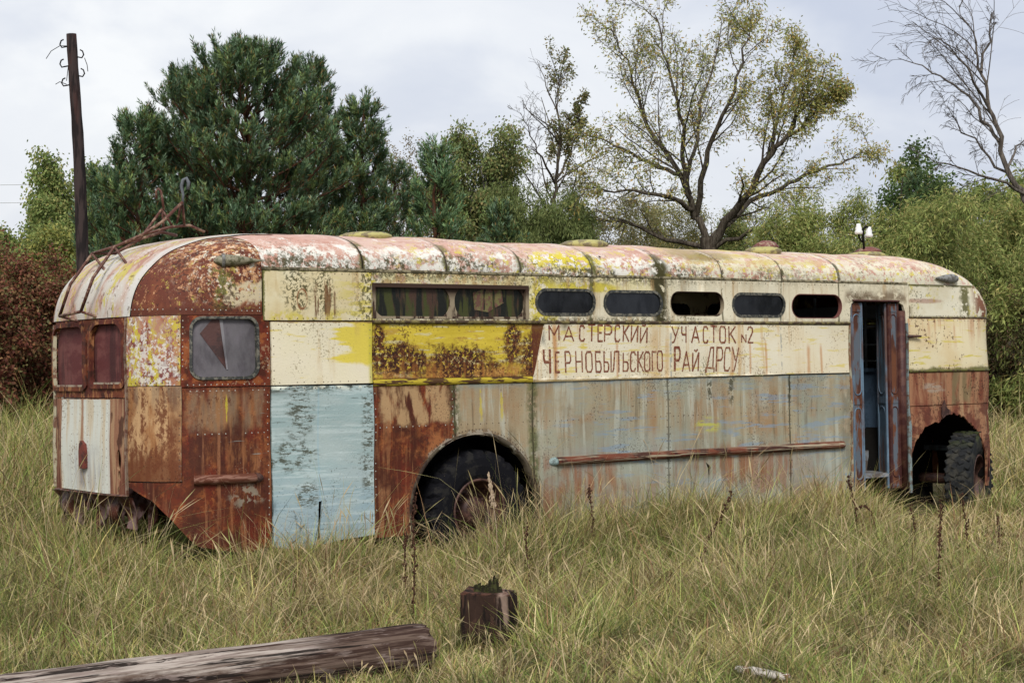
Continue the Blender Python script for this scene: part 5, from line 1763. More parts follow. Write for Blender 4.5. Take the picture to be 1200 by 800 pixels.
class Sk:
    """skeleton of a plant: branch polylines and twig tips"""
    def __init__(s, seed):
        s.r = np.random.default_rng(seed); s.paths = []; s.tips = []

    def unit(s, v): return v / (np.linalg.norm(v) + 1e-9)

    def path(s, pts, r0, r1):
        pts = np.array(pts, float); s.paths.append((pts, np.linspace(r0, r1, len(pts))))
        return pts

    def grow(s, p, d, Ln, r, lvl, P):
        n = P['seg'][lvl]; wob = P['wob'][lvl]; tr = P['trop'][lvl]
        pts = [np.array(p, float)]; d = s.unit(np.array(d, float)); dirs = [d]
        for i in range(n):
            d = s.unit(d + s.r.normal(0, wob, 3) + np.array([0, 0, tr]))
            pts.append(pts[-1] + d * Ln / n); dirs.append(d)
        pts = np.array(pts)
        s.paths.append((pts, np.linspace(r, max(r * P.get('taper', .35), .003), n + 1)))
        s.kids(pts, np.array(dirs), Ln, r, lvl, P)

    def kids(s, pts, dirs, Ln, r, lvl, P, t0=None):
        n = len(pts) - 1
        if lvl >= P['max'] - P.get('leaflv', 1) + 0:
            for i in range(1, n + 1):
                s.tips.append((pts[i - 1], pts[i], dirs[i], lvl))
        if lvl >= P['max']: return
        k = P['n'][lvl]
        k = int(k * s.r.uniform(.8, 1.2) + .5)
        t0 = P['t0'][lvl] if t0 is None else t0
        for j in range(k):
            t = t0 + (1 - t0) * (j + s.r.uniform(.1, .9)) / k
            x = t * n; i = min(int(x), n - 1); f = x - i
            q = pts[i] * (1 - f) + pts[i + 1] * f; d = dirs[min(i + 1, n)]
            a = s.r.normal(size=3); side_ = s.unit(np.cross(d, a))
            ang = P['ang'][lvl] * s.r.uniform(.7, 1.3)
            dd = d * math.cos(ang) + side_ * math.sin(ang)
            ln = Ln * P['len'][lvl] * (1 - P.get('sh', .45) * t) * s.r.uniform(.7, 1.25)
            s.grow(q, dd, ln, max(r * P.get('rr', .5) * (1 - .5 * t), .004), lvl + 1, P)

    def limb(s, pts, r0, r1, P, lvl=0, t0=.15, jit=.03):
        """a given main limb, smoothed, with side branches"""
        pts = [np.array(p, float) for p in pts]
        out = []
        for i in range(len(pts) - 1):
            for t in (0, .34, .67):
                q = pts[i] * (1 - t) + pts[i + 1] * t
                if out: q = q + s.r.normal(0, jit, 3)
                out.append(q)
        out.append(pts[-1]); out = np.array(out)
        d = np.gradient(out, axis=0); d /= np.linalg.norm(d, axis=1)[:, None]
        Ln = np.sum(np.linalg.norm(np.diff(out, axis=0), axis=1))
        s.paths.append((out, np.linspace(r0, r1, len(out))))
        s.kids(out, d, Ln, r0, lvl, P, t0)

    def wood(s, name, mat, parent, minr=0.0, label=None):
        Vs = []; Fs = []; b = 0
        for pts, rad in s.paths:
            if rad[0] < minr: continue
            n = 7 if rad[0] > .05 else (5 if rad[0] > .02 else 3)
            k = len(pts)
            t = np.gradient(pts, axis=0); t /= (np.linalg.norm(t, axis=1)[:, None] + 1e-9)
            ref = np.array([.3, .9, .2]); x = np.cross(t, ref); x /= (np.linalg.norm(x, axis=1)[:, None] + 1e-9); y = np.cross(t, x)
            a = np.arange(n) * 2 * pi / n
            ring = pts[:, None, :] + rad[:, None, None] * (np.cos(a)[None, :, None] * x[:, None, :] + np.sin(a)[None, :, None] * y[:, None, :])
            Vs.append(ring.reshape(-1, 3))
            i = np.arange(k - 1)[:, None] * n; j = np.arange(n)[None, :]; j2 = (j + 1) % n
            f = np.stack([i + j, i + j2, i + n + j2, i + n + j], -1).reshape(-1, 4) + b
            Fs.append(f); b += k * n
        return np_mesh(name, np.concatenate(Vs), np.concatenate(Fs), mat, parent=parent, smooth=True, label=label)


def quads(C, A, Wd, L_, wd):
    """diamond leaves: base C, axis A, width direction Wd, lengths, widths"""
    L_ = L_[:, None]; wd = wd[:, None]
    v = np.stack([C, C + A * L_ * .45 + Wd * wd * .5, C + A * L_, C + A * L_ * .45 - Wd * wd * .5], 1)
    V = v.reshape(-1, 3); Fq = np.arange(len(V)).reshape(-1, 4)
    return V, Fq


def rnd_unit(r, n):
    v = r.normal(size=(n, 3)); return v / np.linalg.norm(v, axis=1)[:, None]


def leaves(sk, name, mat, parent, per, size, wd, cols, droop=.3, spread=.06, wts=None, keep=None, follow=.7):
    r = sk.r
    T = [(a, b, d) for a, b, d, l in sk.tips]
    if keep is not None: T = [t for t in T if keep(t[1])]
    A0 = np.array([t[0] for t in T]); B0 = np.array([t[1] for t in T]); D0 = np.array([t[2] for t in T])
    idx = r.integers(0, len(T), int(per * len(T))) if per < 1 else np.repeat(np.arange(len(T)), int(per))
    n = len(idx); f = r.random((n, 1))
    C = A0[idx] * (1 - f) + B0[idx] * f + r.normal(0, spread, (n, 3))
    A = D0[idx] * follow + rnd_unit(r, n) * .8 + np.array([0, 0, -droop]); A /= np.linalg.norm(A, axis=1)[:, None]
    Wd = np.cross(A, rnd_unit(r, n)); Wd /= (np.linalg.norm(Wd, axis=1)[:, None] + 1e-9)
    V, Fq = quads(C, A, Wd, size * r.uniform(.6, 1.3, n), wd * r.uniform(.7, 1.2, n))
    cols = np.array(cols); ci = r.choice(len(cols), n, p=wts)
    # neighbouring twigs share a hue
    tw = r.choice(len(cols), len(T), p=wts); mixk = r.random(n)[:, None] < .55
    c = np.where(mixk, cols[tw[idx]], cols[ci]) * r.uniform(.75, 1.25, (n, 1))
    return np_mesh(name, V, Fq, mat, np.repeat(c, 4, 0), parent)


def tree(name, loc, label, cat, group=None):
    return empty(name, loc, label, cat, group)


def rebase(o, loc):
    for c in o.children: c.location = -Vector(loc)


G0 = lambda px, Y: np.array([(px - 600) / F * Y, Y, 0.0])
PT = lambda px, py, Y: np.array(at(px, py, Y))


# ------------------------------------------------------------------ pines
def pine(px, Y, top, width, seed, label, base_h=.3, tint=1.0, dens=1.0, n_w=None, shape=.8, needle=.10):
    g0 = G0(px, Y); H = (EYE + (HOR - top) / F * Y) * .965; Wm = width / F * Y / 2
    sk = Sk(seed); r = sk.r
    tp = [g0 + np.array([0, 0, 0])]
    n = 14
    for i in range(1, n + 1): tp.append(g0 + np.array([r.normal(0, .04), r.normal(0, .04), H * i / n * .98]))
    sk.path(tp, .016 * H + .02, .02)
    tp = np.array(tp)
    SP, SD, SL = [], [], []
    def shoot(p, d, l): SP.append(p); SD.append(d); SL.append(l)
    U_ = sk.unit; N_ = r.normal
    nb = int((n_w or 16) * 6 * dens)
    for j in range(nb):
        t = base_h / H + (1 - base_h / H) * (j + r.random()) / nb
        prof = max(1 - t ** (1 / shape * 1.15), 0) ** .62 + .05
        az = j * 2.4 + N_(0, .4)
        Lb = Wm * prof * r.uniform(.70, 1.12)
        el = radians(8 + 26 * t + N_(0, 8))
        d = np.array([cos(az) * cos(el), sin(az) * cos(el), sin(el)])
        pts = [g0 + np.array([0, 0, t * H * .96])]; m_ = 6
        nn = N_(0, .07, (m_, 3)); nn[:, 2] += .05
        for i in range(m_):
            d = U_(d + nn[i]); pts.append(pts[-1] + d * Lb / m_)
        sk.path(pts, .012 + .012 * Lb, .008)
        pts = np.array(pts)
        kt = max(3, int(Lb * 5))
        for q in range(kt):
            s_ = .25 + .75 * (q + r.random()) / kt
            x = s_ * m_; i = min(int(x), m_ - 1); f = x - i
            b = pts[i] * (1 - f) + pts[i + 1] * f; dd = U_(pts[min(i + 1, m_)] - pts[i])
            sd_ = np.array([dd[1], -dd[0], 0]) * (1 if q % 2 else -1)
            td = U_(dd * .7 + sd_ * r.uniform(.3, 1.1) + np.array([0, 0, r.uniform(-.1, .4)]))
            tl = Lb * .30 * (1.15 - s_) + .22
            e1 = b + td * tl * .6; e2 = e1 + U_(td + np.array([0, 0, .35])) * tl * .4
            sk.path([b, e1, e2], .008, .005)
            for e_, w_ in ((e2, 3), (e1, 2)):
                nv = N_(0, .30, (w_, 3)); lv = r.uniform(.17, .36, w_)
                for k_ in range(w_):
                    sdr = U_(td * .50 + nv[k_] + np.array([0, 0, .85])); shoot(e_ - sdr * .04, sdr, lv[k_])
        for _ in range(4): shoot(pts[-1], U_(dd * .4 + N_(0, .3, 3) + np.array([0, 0, .9])), r.uniform(.2, .36))
    for _ in range(6): shoot(tp[-1], U_(N_(0, .25, 3) + np.array([0, 0, 1])), r.uniform(.3, .45))
    P = np.array(SP); D = np.array(SD); LL = np.array(SL)
    per = 30
    idx = np.repeat(np.arange(len(P)), per); N = len(idx)
    f = r.random(N)
    C = P[idx] + D[idx] * (LL[idx] * f)[:, None]
    o = rnd_unit(r, N); o = o - D[idx] * np.sum(o * D[idx], 1)[:, None]; o /= (np.linalg.norm(o, axis=1)[:, None] + 1e-9)
    A = D[idx] * (.95 + .7 * f[:, None]) + o; A /= np.linalg.norm(A, axis=1)[:, None]
    Wd = np.cross(A, o + rnd_unit(r, N) * .5); Wd /= (np.linalg.norm(Wd, axis=1)[:, None] + 1e-9)
    V, Fq = quads(C, A, Wd, needle * r.uniform(.8, 1.25, N), np.full(N, .017) * r.uniform(.8, 1.2, N))
    base = np.array([[.050, .105, .050], [.075, .135, .065], [.038, .08, .044], [.10, .155, .055], [.090, .155, .10]]) * np.array([1.75, 1.50, 1.40]) * tint
    cs = base[r.integers(0, 5, len(P))] * r.uniform(.65, 1.35, (len(P), 1))
    inner = r.random(N) < .07
    c = cs[idx] * r.uniform(.8, 1.2, (N, 1)); c[inner] = np.array([.22, .13, .04])
    t_ = tree('pine_tree', g0, label, 'pine tree')
    sk.wood('trunk', M_barkp, t_); np_mesh('crown', V, Fq, M_needle, np.repeat(c, 4, 0), t_)
    rebase(t_, g0)
    return t_


pine(290, 34, 44, 320, 21, 'big bushy dark green pine rising behind the tail of the bus', .3, 1.0, 1.15, n_w=26, shape=.6)
pine(165, 33, 130, 190, 22, 'shorter pine at the left shoulder of the big pine, next to the charred pole', .3, 1.05, n_w=14, shape=.8)
pine(425, 35, 106, 120, 23, 'slim pine with a pointed top at the right shoulder of the big pine', .3, .95, n_w=16, shape=1.1)
pine(362, 37, 62, 210, 26, 'dark pine filling the gap between the big pine and the slim pine', .3, .85, n_w=18, shape=.8)
pine(218, 36, 72, 220, 27, 'dark pine behind the left flank of the big pine', .3, .85, n_w=16, shape=.7)
pine(512, 37, 162, 140, 24, 'small conical pine with orange trunk, above the second roof sheet', .3, 1.5, n_w=12, shape=1.6)
pine(588, 41, 240, 120, 25, 'low dark pine sapling between the small pine and the half bare birch', .2, 1.0, n_w=9, shape=.9)
pine(462, 44, 186, 110, 28, 'darker pine farther back between the slim pine and the small conical pine', .2, .85, n_w=11, shape=1.0)

pine(128, 35, 196, 120, 29, 'low pine boughs right beside the charred pole', .2, 1.0, n_w=11, shape=.7)

# ------------------------------------------------------------------ broadleaf trees
PW = dict(max=3, seg=[8, 6, 5, 4], wob=[.12, .16, .2, .2], trop=[.04, .03, .02, -.02], n=[9, 6, 5, 0], t0=[.12, .15, .1, 0], ang=[.7, .7, .7], len=[.42, .5, .55], sh=.4, rr=.42, leaflv=1)


def bush(name, px, Y, top, width, seed, label, cat, cols, wts=None, stems=9, per=7, size=.10, wd=.026, droop=.5, group=None, bark=None, trop=-.02, P=None, base_spread=.25, spread=.12, thick=.035, lean=.45, depth=1.0):
    g0 = G0(px, Y); H = EYE + (HOR - top) / F * Y; Wm = width / F * Y / 2
    sk = Sk(seed); r = sk.r
    Pb = dict(max=3, seg=[8, 6, 5, 5], wob=[.08, .14, .18, .15], trop=[.03, .02, .0, trop * 4], n=[10, 5, 4, 0], t0=[.12, .15, .2, 0], ang=[.75, .75, .7], len=[.36, .5, .6], sh=.45, rr=.45, leaflv=1)
    if P: Pb.update(P)
    for i in range(stems):
        x = (i + .5) / stems * 2 - 1 + r.normal(0, .08)
        b = g0 + np.array([x * Wm * base_spread, r.normal(0, .5) * base_spread * Wm * depth, 0])
        hh = H * (1 - .42 * abs(x) ** 2) * r.uniform(.82, 1.0)
        e = g0 + np.array([x * Wm * .78, r.normal(0, .45) * Wm * depth, hh * .9])
        d = e - b; Ln = np.linalg.norm(d)
        sk.grow(b, d, Ln, thick * r.uniform(.7, 1.2), 0, Pb)
    t_ = tree(name, g0, label, cat, group)
    sk.wood('trunk', bark or M_bark, t_)
    leaves(sk, 'crown', M_leaf, t_, per, size, wd, cols, droop, spread, wts)
    rebase(t_, g0)
    return t_


WIL = [(.25, .30, .085), (.32, .35, .11), (.16, .21, .06), (.38, .36, .13), (.42, .35, .13)]
wg = None
WW = [.3, .27, .2, .16, .07]
bush('willow_shrub', 1085, 34, 205, 215, 31, 'broad olive green willow thicket behind the front dome of the bus', 'willow', WIL, WW, 12, 11, .115, .024, .7)
bush('willow_shrub', 965, 37, 222, 150, 32, 'low willow thicket left of the roof insulators, reaching under the big bare-limbed willow', 'willow', WIL, WW, 9, 11, .115, .024, .7)
bush('willow_shrub', 1188, 36, 196, 190, 33, 'tall willow thicket at the right edge of the photo, over the bus front', 'willow', WIL, [.25, .22, .25, .18, .10], 11, 11, .115, .024, .7)
bush('willow_shrub', 1130, 43, 178, 260, 34, 'darker willow mass standing behind the other willow thickets', 'willow', WIL, [.3, .1, .45, .1, .05], 12, 6, .17, .045, .6)
bush('willow_shrub', 1262, 31, 235, 140, 35, 'willow thicket half outside the right edge of the photo', 'willow', WIL, WW, 8, 6, .13, .032, .7)
# shaded stems of brush under the right-hand thickets
bush('brush', 1195, 32, 330, 130, 36, 'dark leafless brush tangled under the right-hand willow, by the bus front', 'brush', [(.10, .10, .04), (.12, .07, .04)], None, 22, 2, .06, .02, .2, base_spread=.9, thick=.02)
bush('poplar_sapling', 1045, 40, 168, 46, 37, 'young poplar with small dark leaves poking out above the willow thicket', 'poplar', [(.07, .12, .035), (.10, .15, .05)], None, 3, 5, .08, .06, .2, base_spread=.3, thick=.03)
pine(1072, 42, 198, 34, 38, 'tiny pine tip showing above the willow thicket', .2, 1.0, n_w=9)

bush('birch_tree', 66, 45, 172, 95, 47, 'drooping green birch behind the charred pole at the left edge', 'birch',
     [(.20, .27, .08), (.27, .31, .10), (.36, .34, .12), (.14, .20, .06)], [.35, .3, .15, .2], 14, 9, .09, .06, 1.1, bark=M_barkb, trop=-.05, thick=.06, base_spread=.3)
bush('birch_tree', 100, 50, 212, 110, 42, 'second birch filling the gap between the pole and the pines', 'birch',
     [(.22, .29, .08), (.30, .33, .12), (.16, .21, .07)], None, 9, 8, .10, .06, 1.1, bark=M_barkb, trop=-.05, thick=.06)
bush('yellowing_shrub', 62, 38, 268, 92, 43, 'yellow green shrub at the foot of the left birch', 'shrub',
     [(.30, .32, .10), (.36, .34, .09), (.21, .26, .08)], None, 12, 8, .09, .045, .5)
RED = [(.20, .065, .045), (.25, .11, .055), (.13, .06, .035), (.17, .16, .06), (.28, .17, .08)]
bush('red_leaved_shrub', 38, 33, 300, 135, 44, 'rust red autumn shrub at the left edge beside the bus tail', 'shrub', RED, [.28, .22, .2, .18, .12], 12, 6, .07, .045, .2, base_spread=.5, thick=.025)
bush('red_leaved_shrub', -45, 31, 305, 130, 45, 'rust red shrub mostly outside the left edge', 'shrub', RED, [.28, .22, .2, .18, .12], 9, 7, .08, .05, .2, base_spread=.5, thick=.025)
bush('thicket', 12, 40, 292, 60, 46, 'thin dark shrub sticking up behind the rust red shrub', 'shrub', [(.07, .08, .03), (.12, .10, .04)], None, 6, 5, .06, .04, .1)

LB = [(.19, .24, .08), (.26, .26, .10), (.31, .25, .10), (.13, .18, .06)]
bush('birch_tree', 560, 46, 140, 150, 51, 'green birch with hanging twigs just right of the small conical pine', 'birch',
     LB, [.35, .3, .1, .25], 13, 9, .085, .05, 1.2, bark=M_barkb, trop=-.05, thick=.05, base_spread=.3)
bush('birch_tree', 478, 52, 146, 90, 52, 'thin greyish birch with few brown leaves between the slim pine and the small pine', 'birch',
     [(.26, .20, .12), (.20, .18, .09)], None, 7, 3, .07, .045, .4, bark=M_barkg, thick=.04, base_spread=.3)
bush('willow_tree', 632, 43, 190, 110, 53, 'drooping dark willow at the foot of the half bare birch', 'willow',
     [(.13, .17, .055), (.19, .22, .075)], None, 10, 8, .12, .03, 1.2, trop=-.05, thick=.04)
bush('young_willow', 710, 50, 190, 110, 54, 'thin pale willow growing behind the left limbs of the big willow', 'willow',
     [(.30, .27, .13), (.22, .23, .09), (.34, .29, .14)], None, 10, 5, .08, .03, .5, bark=M_barkg, thick=.03)
bush('young_willow', 790, 52, 215, 130, 55, 'low yellowing willow brush behind the trunk of the big willow', 'willow',
     [(.26, .25, .09), (.20, .21, .08), (.33, .28, .11)], None, 12, 6, .09, .03, .5, bark=M_barkg, thick=.03)
bush('young_willow', 868, 50, 232, 110, 56, 'green willow brush right of the big willow trunk', 'willow',
     [(.17, .23, .07), (.22, .25, .08), (.29, .28, .10)], None, 11, 7, .10, .03, .6, bark=M_barkg, thick=.03)

# big willow with spreading limbs
Yw = 44
sk = Sk(61)
Ptr = G0(836, Yw)
J = lambda *a: [PT(x, y, Yw + dz) for x, y, dz in a]
sk.limb([Ptr, Ptr + np.array([-.02, 0, 1.8]), PT(834, 300, Yw), PT(828, 278, Yw)], .24, .17, dict(PW, n=[1, 3, 2, 0]), 0, .8)
PL = dict(PW, n=[12, 7, 6, 0], len=[.36, .48, .55, .5], seg=[8, 5, 4, 4], wob=[.1, .14, .16, .2], rr=.34, ang=[.6, .6, .6])
sk.limb(J((828, 282, 0), (815, 252, 0), (806, 225, -.2), (801, 190, -.3), (800, 150, -.5), (791, 105, -.7), (777, 60, -.7), (766, 14, -.6)), .095, .012, PL)
sk.limb(J((808, 228, 0), (791, 195, .5), (760, 150, 1), (745, 110, 1.4), (735, 72, 1.5), (716, 34, 1.6)), .075, .010, PL)
sk.limb(J((816, 252, 0), (826, 190, -.6), (840, 150, -1), (858, 108, -1.4), (872, 58, -1.6), (878, 38, -1.6)), .08, .010, PL)
sk.limb(J((806, 205, 0), (818, 165, .6), (822, 120, 1.1), (838, 70, 1.4), (846, 22, 1.6)), .055, .009, PL)
sk.limb(J((834, 290, 0), (850, 262, -.3), (880, 220, -.8), (905, 180, -1.3), (922, 158, -1.6), (940, 124, -1.8), (950, 104, -1.9)), .125, .011, PL)
sk.limb(J((903, 184, -1.2), (913, 135, -.6), (924, 95, -.2), (932, 58, 0)), .05, .009, PL)
sk.limb(J((912, 170, -1.4), (950, 140, -2), (966, 122, -2.2), (978, 112, -2.2)), .045, .009, PL)
PLb = dict(PL, n=[12, 6, 5, 0], len=[.25, .45, .5, .5])
sk.limb(J((846, 268, 0), (880, 236, .8), (915, 221, 1.3), (945, 206, 1.8), (985, 190, 2.2), (1004, 183, 2.4), (1018, 176, 2.5)), .075, .008, PLb)
sk.limb(J((836, 292, 0), (880, 272, -.8), (905, 260, -1.2), (935, 238, -1.8)), .06, .008, PLb)
sk.limb(J((816, 246, 0), (790, 232, -.8), (755, 226, -1.4), (722, 224, -1.8), (684, 222, -2)), .07, .008, PLb)
sk.limb(J((828, 290, 0), (780, 280, .8), (740, 262, 1.4), (703, 258, 1.8), (680, 262, 2)), .07, .008, PLb)
sk.limb(J((801, 205, 0), (772, 196, .6), (740, 180, 1), (710, 164, 1.2), (688, 158, 1.4)), .06, .008, PLb)
bw = tree('willow_tree', Ptr, 'big old willow with spreading dark limbs and thin yellow leaves behind the bus', 'willow')
sk.wood('trunk', M_bark, bw)
r_ = sk.r
leaves(sk, 'crown', M_leaf, bw, 2, .105, .036, [(.32, .32, .10), (.42, .36, .12), (.23, .27, .08), (.44, .29, .09)], .5, .10, [.35, .27, .25, .13],
       keep=lambda p: (p[2] > 5.2 or r_.random() < .3) and r_.random() < (.62 if p[0] > 5.4 and p[2] > 5 else .42))
rebase(bw, Ptr)

# half bare birch left of the willow
Yb = 47
sk = Sk(62); g0 = G0(652, Yb)
JB = lambda *a: [PT(x, y, Yb + dz) for x, y, dz in a]
PB_ = dict(PW, n=[11, 5, 4, 0], len=[.26, .5, .5], trop=[.06, .04, .02, 0])
sk.limb([g0, g0 + np.array([0, 0, 2]), PT(650, 270, Yb), PT(650, 235, Yb), PT(653, 200, Yb), PT(656, 165, Yb), PT(655, 130, Yb), PT(650, 106, Yb)], .085, .008, PB_, 0, .3)
sk.limb(JB((649, 250, 0), (630, 228, .4), (612, 200, .8), (604, 170, 1)), .035, .006, PB_)
sk.limb(JB((650, 215, 0), (634, 185, -.5), (622, 160, -.8), (610, 132, -1)), .035, .006, PB_)
sk.limb(JB((652, 210, 0), (668, 180, .5), (678, 150, .7), (680, 125, .8)), .035, .006, PB_)
hb_ = tree('birch_tree', g0, 'half bare birch with leaves only in its right top, left of the big willow', 'birch')
sk.wood('trunk', M_bark, hb_)
leaves(sk, 'crown', M_leaf, hb_, 3, .08, .05, [(.17, .19, .07), (.24, .20, .09)], .4, .05, keep=lambda p: p[0] > (640 - 600) / F * Yb and sk.r.random() < .7)
rebase(hb_, g0)

# leafless tree on the right
Yd = 31
sk = Sk(63)
g0 = G0(1242, Yd)
JD = lambda *a: [PT(x, y, Yd + dz) for x, y, dz in a]
PD = dict(PW, rr=.32, n=[9, 6, 4, 0], len=[.30, .55, .6], trop=[.02, -.02, -.07, -.1], ang=[.55, .55, .5], leaflv=0, wob=[.10, .13, .15, .12])
sk.limb([g0, PT(1236, 340, Yd), PT(1222, 270, Yd), PT(1200, 232, Yd), PT(1184, 208, Yd), PT(1171, 162, Yd), PT(1158, 125, Yd), PT(1155, 100, Yd), PT(1146, 70, Yd), PT(1138, 40, Yd), PT(1124, 6, Yd)], .075, .006, PD, 0, .40)
sk.limb(JD((1172, 166, 0), (1152, 140, .4), (1135, 112, .8), (1110, 95, 1.1), (1080, 78, 1.4), (1052, 68, 1.6)), .035, .006, PD)
sk.limb(JD((1158, 125, 0), (1142, 96, -.4), (1130, 76, -.6), (1112, 55, -.8), (1092, 46, -1)), .028, .005, PD)
sk.limb(JD((1186, 210, 0), (1160, 186, .4), (1128, 155, .9), (1110, 124, 1.2)), .03, .005, PD)
sk.limb(JD((1202, 228, 0), (1160, 208, -.4), (1120, 196, -.8), (1086, 182, -1)), .032, .005, PD)
sk.limb(JD((1180, 200, 0), (1190, 172, .5), (1215, 150, .9)), .028, .005, PD)
sk.limb(JD((1150, 85, 0), (1158, 50, .3), (1162, 15, .5)), .03, .006, PD)
dt = tree('bare_tree', g0, 'leafless leaning tree with fine hanging twigs at the right edge', 'tree')
sk.wood('trunk', M_barkg, dt)
rebase(dt, g0)

# far wood that closes the horizon
r = np.random.default_rng(77)
N = 45000
ang = r.uniform(-1.3, 1.3, N); dist = r.uniform(85, 130, N)
C = np.stack([np.sin(ang) * dist, np.cos(ang) * dist, np.zeros(N)], 1)
hh = 4.0 + 1.6 * np.sin(ang * 37) + 1.2 * np.sin(ang * 91 + 1)
C[:, 2] = r.random(N) ** .8 * hh
A = rnd_unit(r, N); Wd = np.cross(A, rnd_unit(r, N)); Wd /= np.linalg.norm(Wd, axis=1)[:, None]
V, Fq = quads(C, A, Wd, r.uniform(.3, .75, N), r.uniform(.22, .5, N))
cc = np.array([(.08, .10, .035), (.12, .12, .04), (.06, .08, .035), (.16, .12, .05)])[r.integers(0, 4, N)]
fwd = np_mesh('distant_wood', V, Fq, M_leaf, np.repeat(cc, 4, 0))
tag(fwd, 'far-off low wood along the horizon behind the field', 'wood', kind='stuff')
# ------------------------------------------------------------------ foreground things
LOGSEG = []


def wedge_noise(rg, k): return [rg.uniform(-1, 1) for _ in range(k)]


# fallen pole lying in the grass
Y0, Y1 = 10.75, 11.3
a = Vector(at(-75, 838, 9.0)); a.z = .13
b = Vector(at(497, 760, 10.6)); b.z = .165
def logmat(m):
    c = m.mix(m.patch(.5, .08, 1.6, 30, 30, det=9, rough=.75), (.040, .023, .018), (.115, .08, .062))
    top = m.ss(m.m('ADD', m.z, m.mul(m.m('SUBTRACT', m.nz(1.6, 9, 9, det=8, rough=.7), .5), .22)), .045, .085)
    pale = m.mix(m.patch(.5, .1, 2.5, 60, 60, det=7), (.36, .31, .27), (.19, .15, .125))
    k = m.mul(top, m.patch(.43, .05, 1.2, 24, 24, det=9, rough=.75), m.ss(m.u, Ll_ - .55, Ll_ - .95))
    c = m.mix(k, c, pale)
    c = m.mix(m.mul(m.patch(.565, .015, .9, 34, 34, det=8), .92), c, (.012, .009, .008))
    c = m.mix(m.mul(m.patch(.60, .03, 5, 30, 30, det=6), .6), c, (.22, .17, .15))
    c = m.mix(m.mul(m.patch(.66, .02, 2.5, 8, 8, det=5), .8), c, (.20, .10, .06))
    return c, m.m('ADD', m.nz(1.4, 60, 60, det=8, rough=.7), m.mul(m.nz(4, 14, 14, det=5), .5))
Ll_ = (b - a).length
M_log = paint('weathered_log', logmat, .9, bstr=1.0, spec=.06)
mb = MB(); n = 60; kk = 48
d = (b - a).normalized(); x = d.cross(Vector((0, 0, 1))).normalized(); y = x.cross(d)
Ll = (b - a).length
rg = random.Random(8); vs = []
off = [rg.uniform(-1, 1) for _ in range(kk)]
endj = [rg.uniform(-.02, .012) for _ in range(kk)]
for i in range(n + 1):
    t = i / n
    R0 = .145 + .005 * t
    for k in range(kk):
        an = 2 * pi * k / kk
        rr_ = R0 * (1 + .022 * off[k] * (.6 + .4 * sin(t * 17 + k)) + .02 * sin(an * 3 + t * 9) + .012 * sin(an * 7 - t * 31))
        for (a0, w_, dp, ph) in ((1.15, .07, .045, 0), (2.1, .05, .03, 2), (.35, .05, .025, 4)):
            rr_ -= dp * math.exp(-((an - a0 - .12 * sin(t * 8 + ph)) / w_) ** 2) * max(0, sin(t * 6 + ph)) ** .5
        if i == n: rr_ *= .95
        vs.append((Ll * t + (endj[k] if i == n else 0), rr_ * cos(an), rr_ * sin(an)))
fs = [[i * kk + k, i * kk + (k + 1) % kk, (i + 1) * kk + (k + 1) % kk, (i + 1) * kk + k] for i in range(n) for k in range(kk)]
mb.add(vs, [f[::-1] for f in fs], 0, True)
mb.add([vs[n * kk + k] for k in range(kk)] + [(Ll - .02, 0, 0)], [[k, (k + 1) % kk, kk] for k in range(kk)], 1, False)
mb.add([vs[k] for k in range(kk)] + [(0, 0, 0)], [[(k + 1) % kk, k, kk] for k in range(kk)], 1, False)
def endmat(m):
    rr = m.m('SQRT', m.m('ADD', m.mul(m.v, m.v), m.mul(m.z, m.z)))
    rings = m.m('SINE', m.m('ADD', m.mul(rr, 420.0), m.mul(m.nz(9), 6.0)))
    return m.mix(m.ss(rings, -.3, .6), (.05, .03, .022), (.11, .075, .055)), rings
lg = mb.build('fallen_pole', [M_log, paint('log_end_grain', endmat, .9, spec=.05)])
lg.matrix_world = Matrix((d, x, y)).transposed().to_4x4(); lg.location = a
tag(lg, 'weathered wooden pole lying in the grass at the bottom left', 'log')
LOGSEG.append((np.array([a.x, a.y]), np.array([b.x, b.y]), .13))

# square sawn stump
sp_ = at(573, 757, 11.6); sp_.z = 0
def stumpmat(m):
    c = m.mix(m.patch(.5, .06, 12, 12, 2.5, det=8, rough=.7), (.010, .007, .006), (.032, .018, .013))
    c = m.mix(m.mul(m.blob(.09, .28, .035, .20, wob=.3), m.patch(.45, .06, 30, 30, 3), .9), c, (.22, .155, .12))
    c = m.mix(m.mul(m.patch(.62, .03, 18, 18, 5, det=7), .8), c, (.06, .032, .022))
    top = m.ss(m.z, .345, .36)
    c = m.mix(m.mul(top, m.patch(.52, .06, 22, det=7)), c, (.10, .045, .03))
    return c, m.nz(30, 30, 5, det=8)
st_ = tag(bpy.data.objects.new('stump', None), 'square dark sawn-off wooden post stump standing in the grass, mossy on top', 'stump'); COL.objects.link(st_)
st_.location = sp_
bm = bmesh.new()
bmesh.ops.create_cube(bm, size=1)
for v in bm.verts:
    v.co = Vector((v.co.x * .34, v.co.y * .30, (v.co.z + .5) * .355))
    if v.co.z > .1: v.co.x *= .96; v.co.z += .012 * (1 if v.co.x < 0 else -.4)
bmesh.ops.bevel(bm, geom=bm.edges[:], offset=.012, segments=2, affect='EDGES')
bmesh.ops.subdivide_edges(bm, edges=bm.edges[:], cuts=5, use_grid_fill=True)
rg = random.Random(4)
from mathutils import noise as mn
for v in bm.verts:
    q = v.co * 14; q.z *= .3
    v.co += Vector((v.co.x, v.co.y, 0)).normalized() * (mn.noise(q) * .016 + mn.noise(Vector((v.co.x*60, v.co.y*60, v.co.z*5))) * .008)
    if v.co.z > .33: v.co.z += mn.noise(v.co * 22) * .02
bm.transform(Matrix.Rotation(radians(-8), 4, 'Z'))
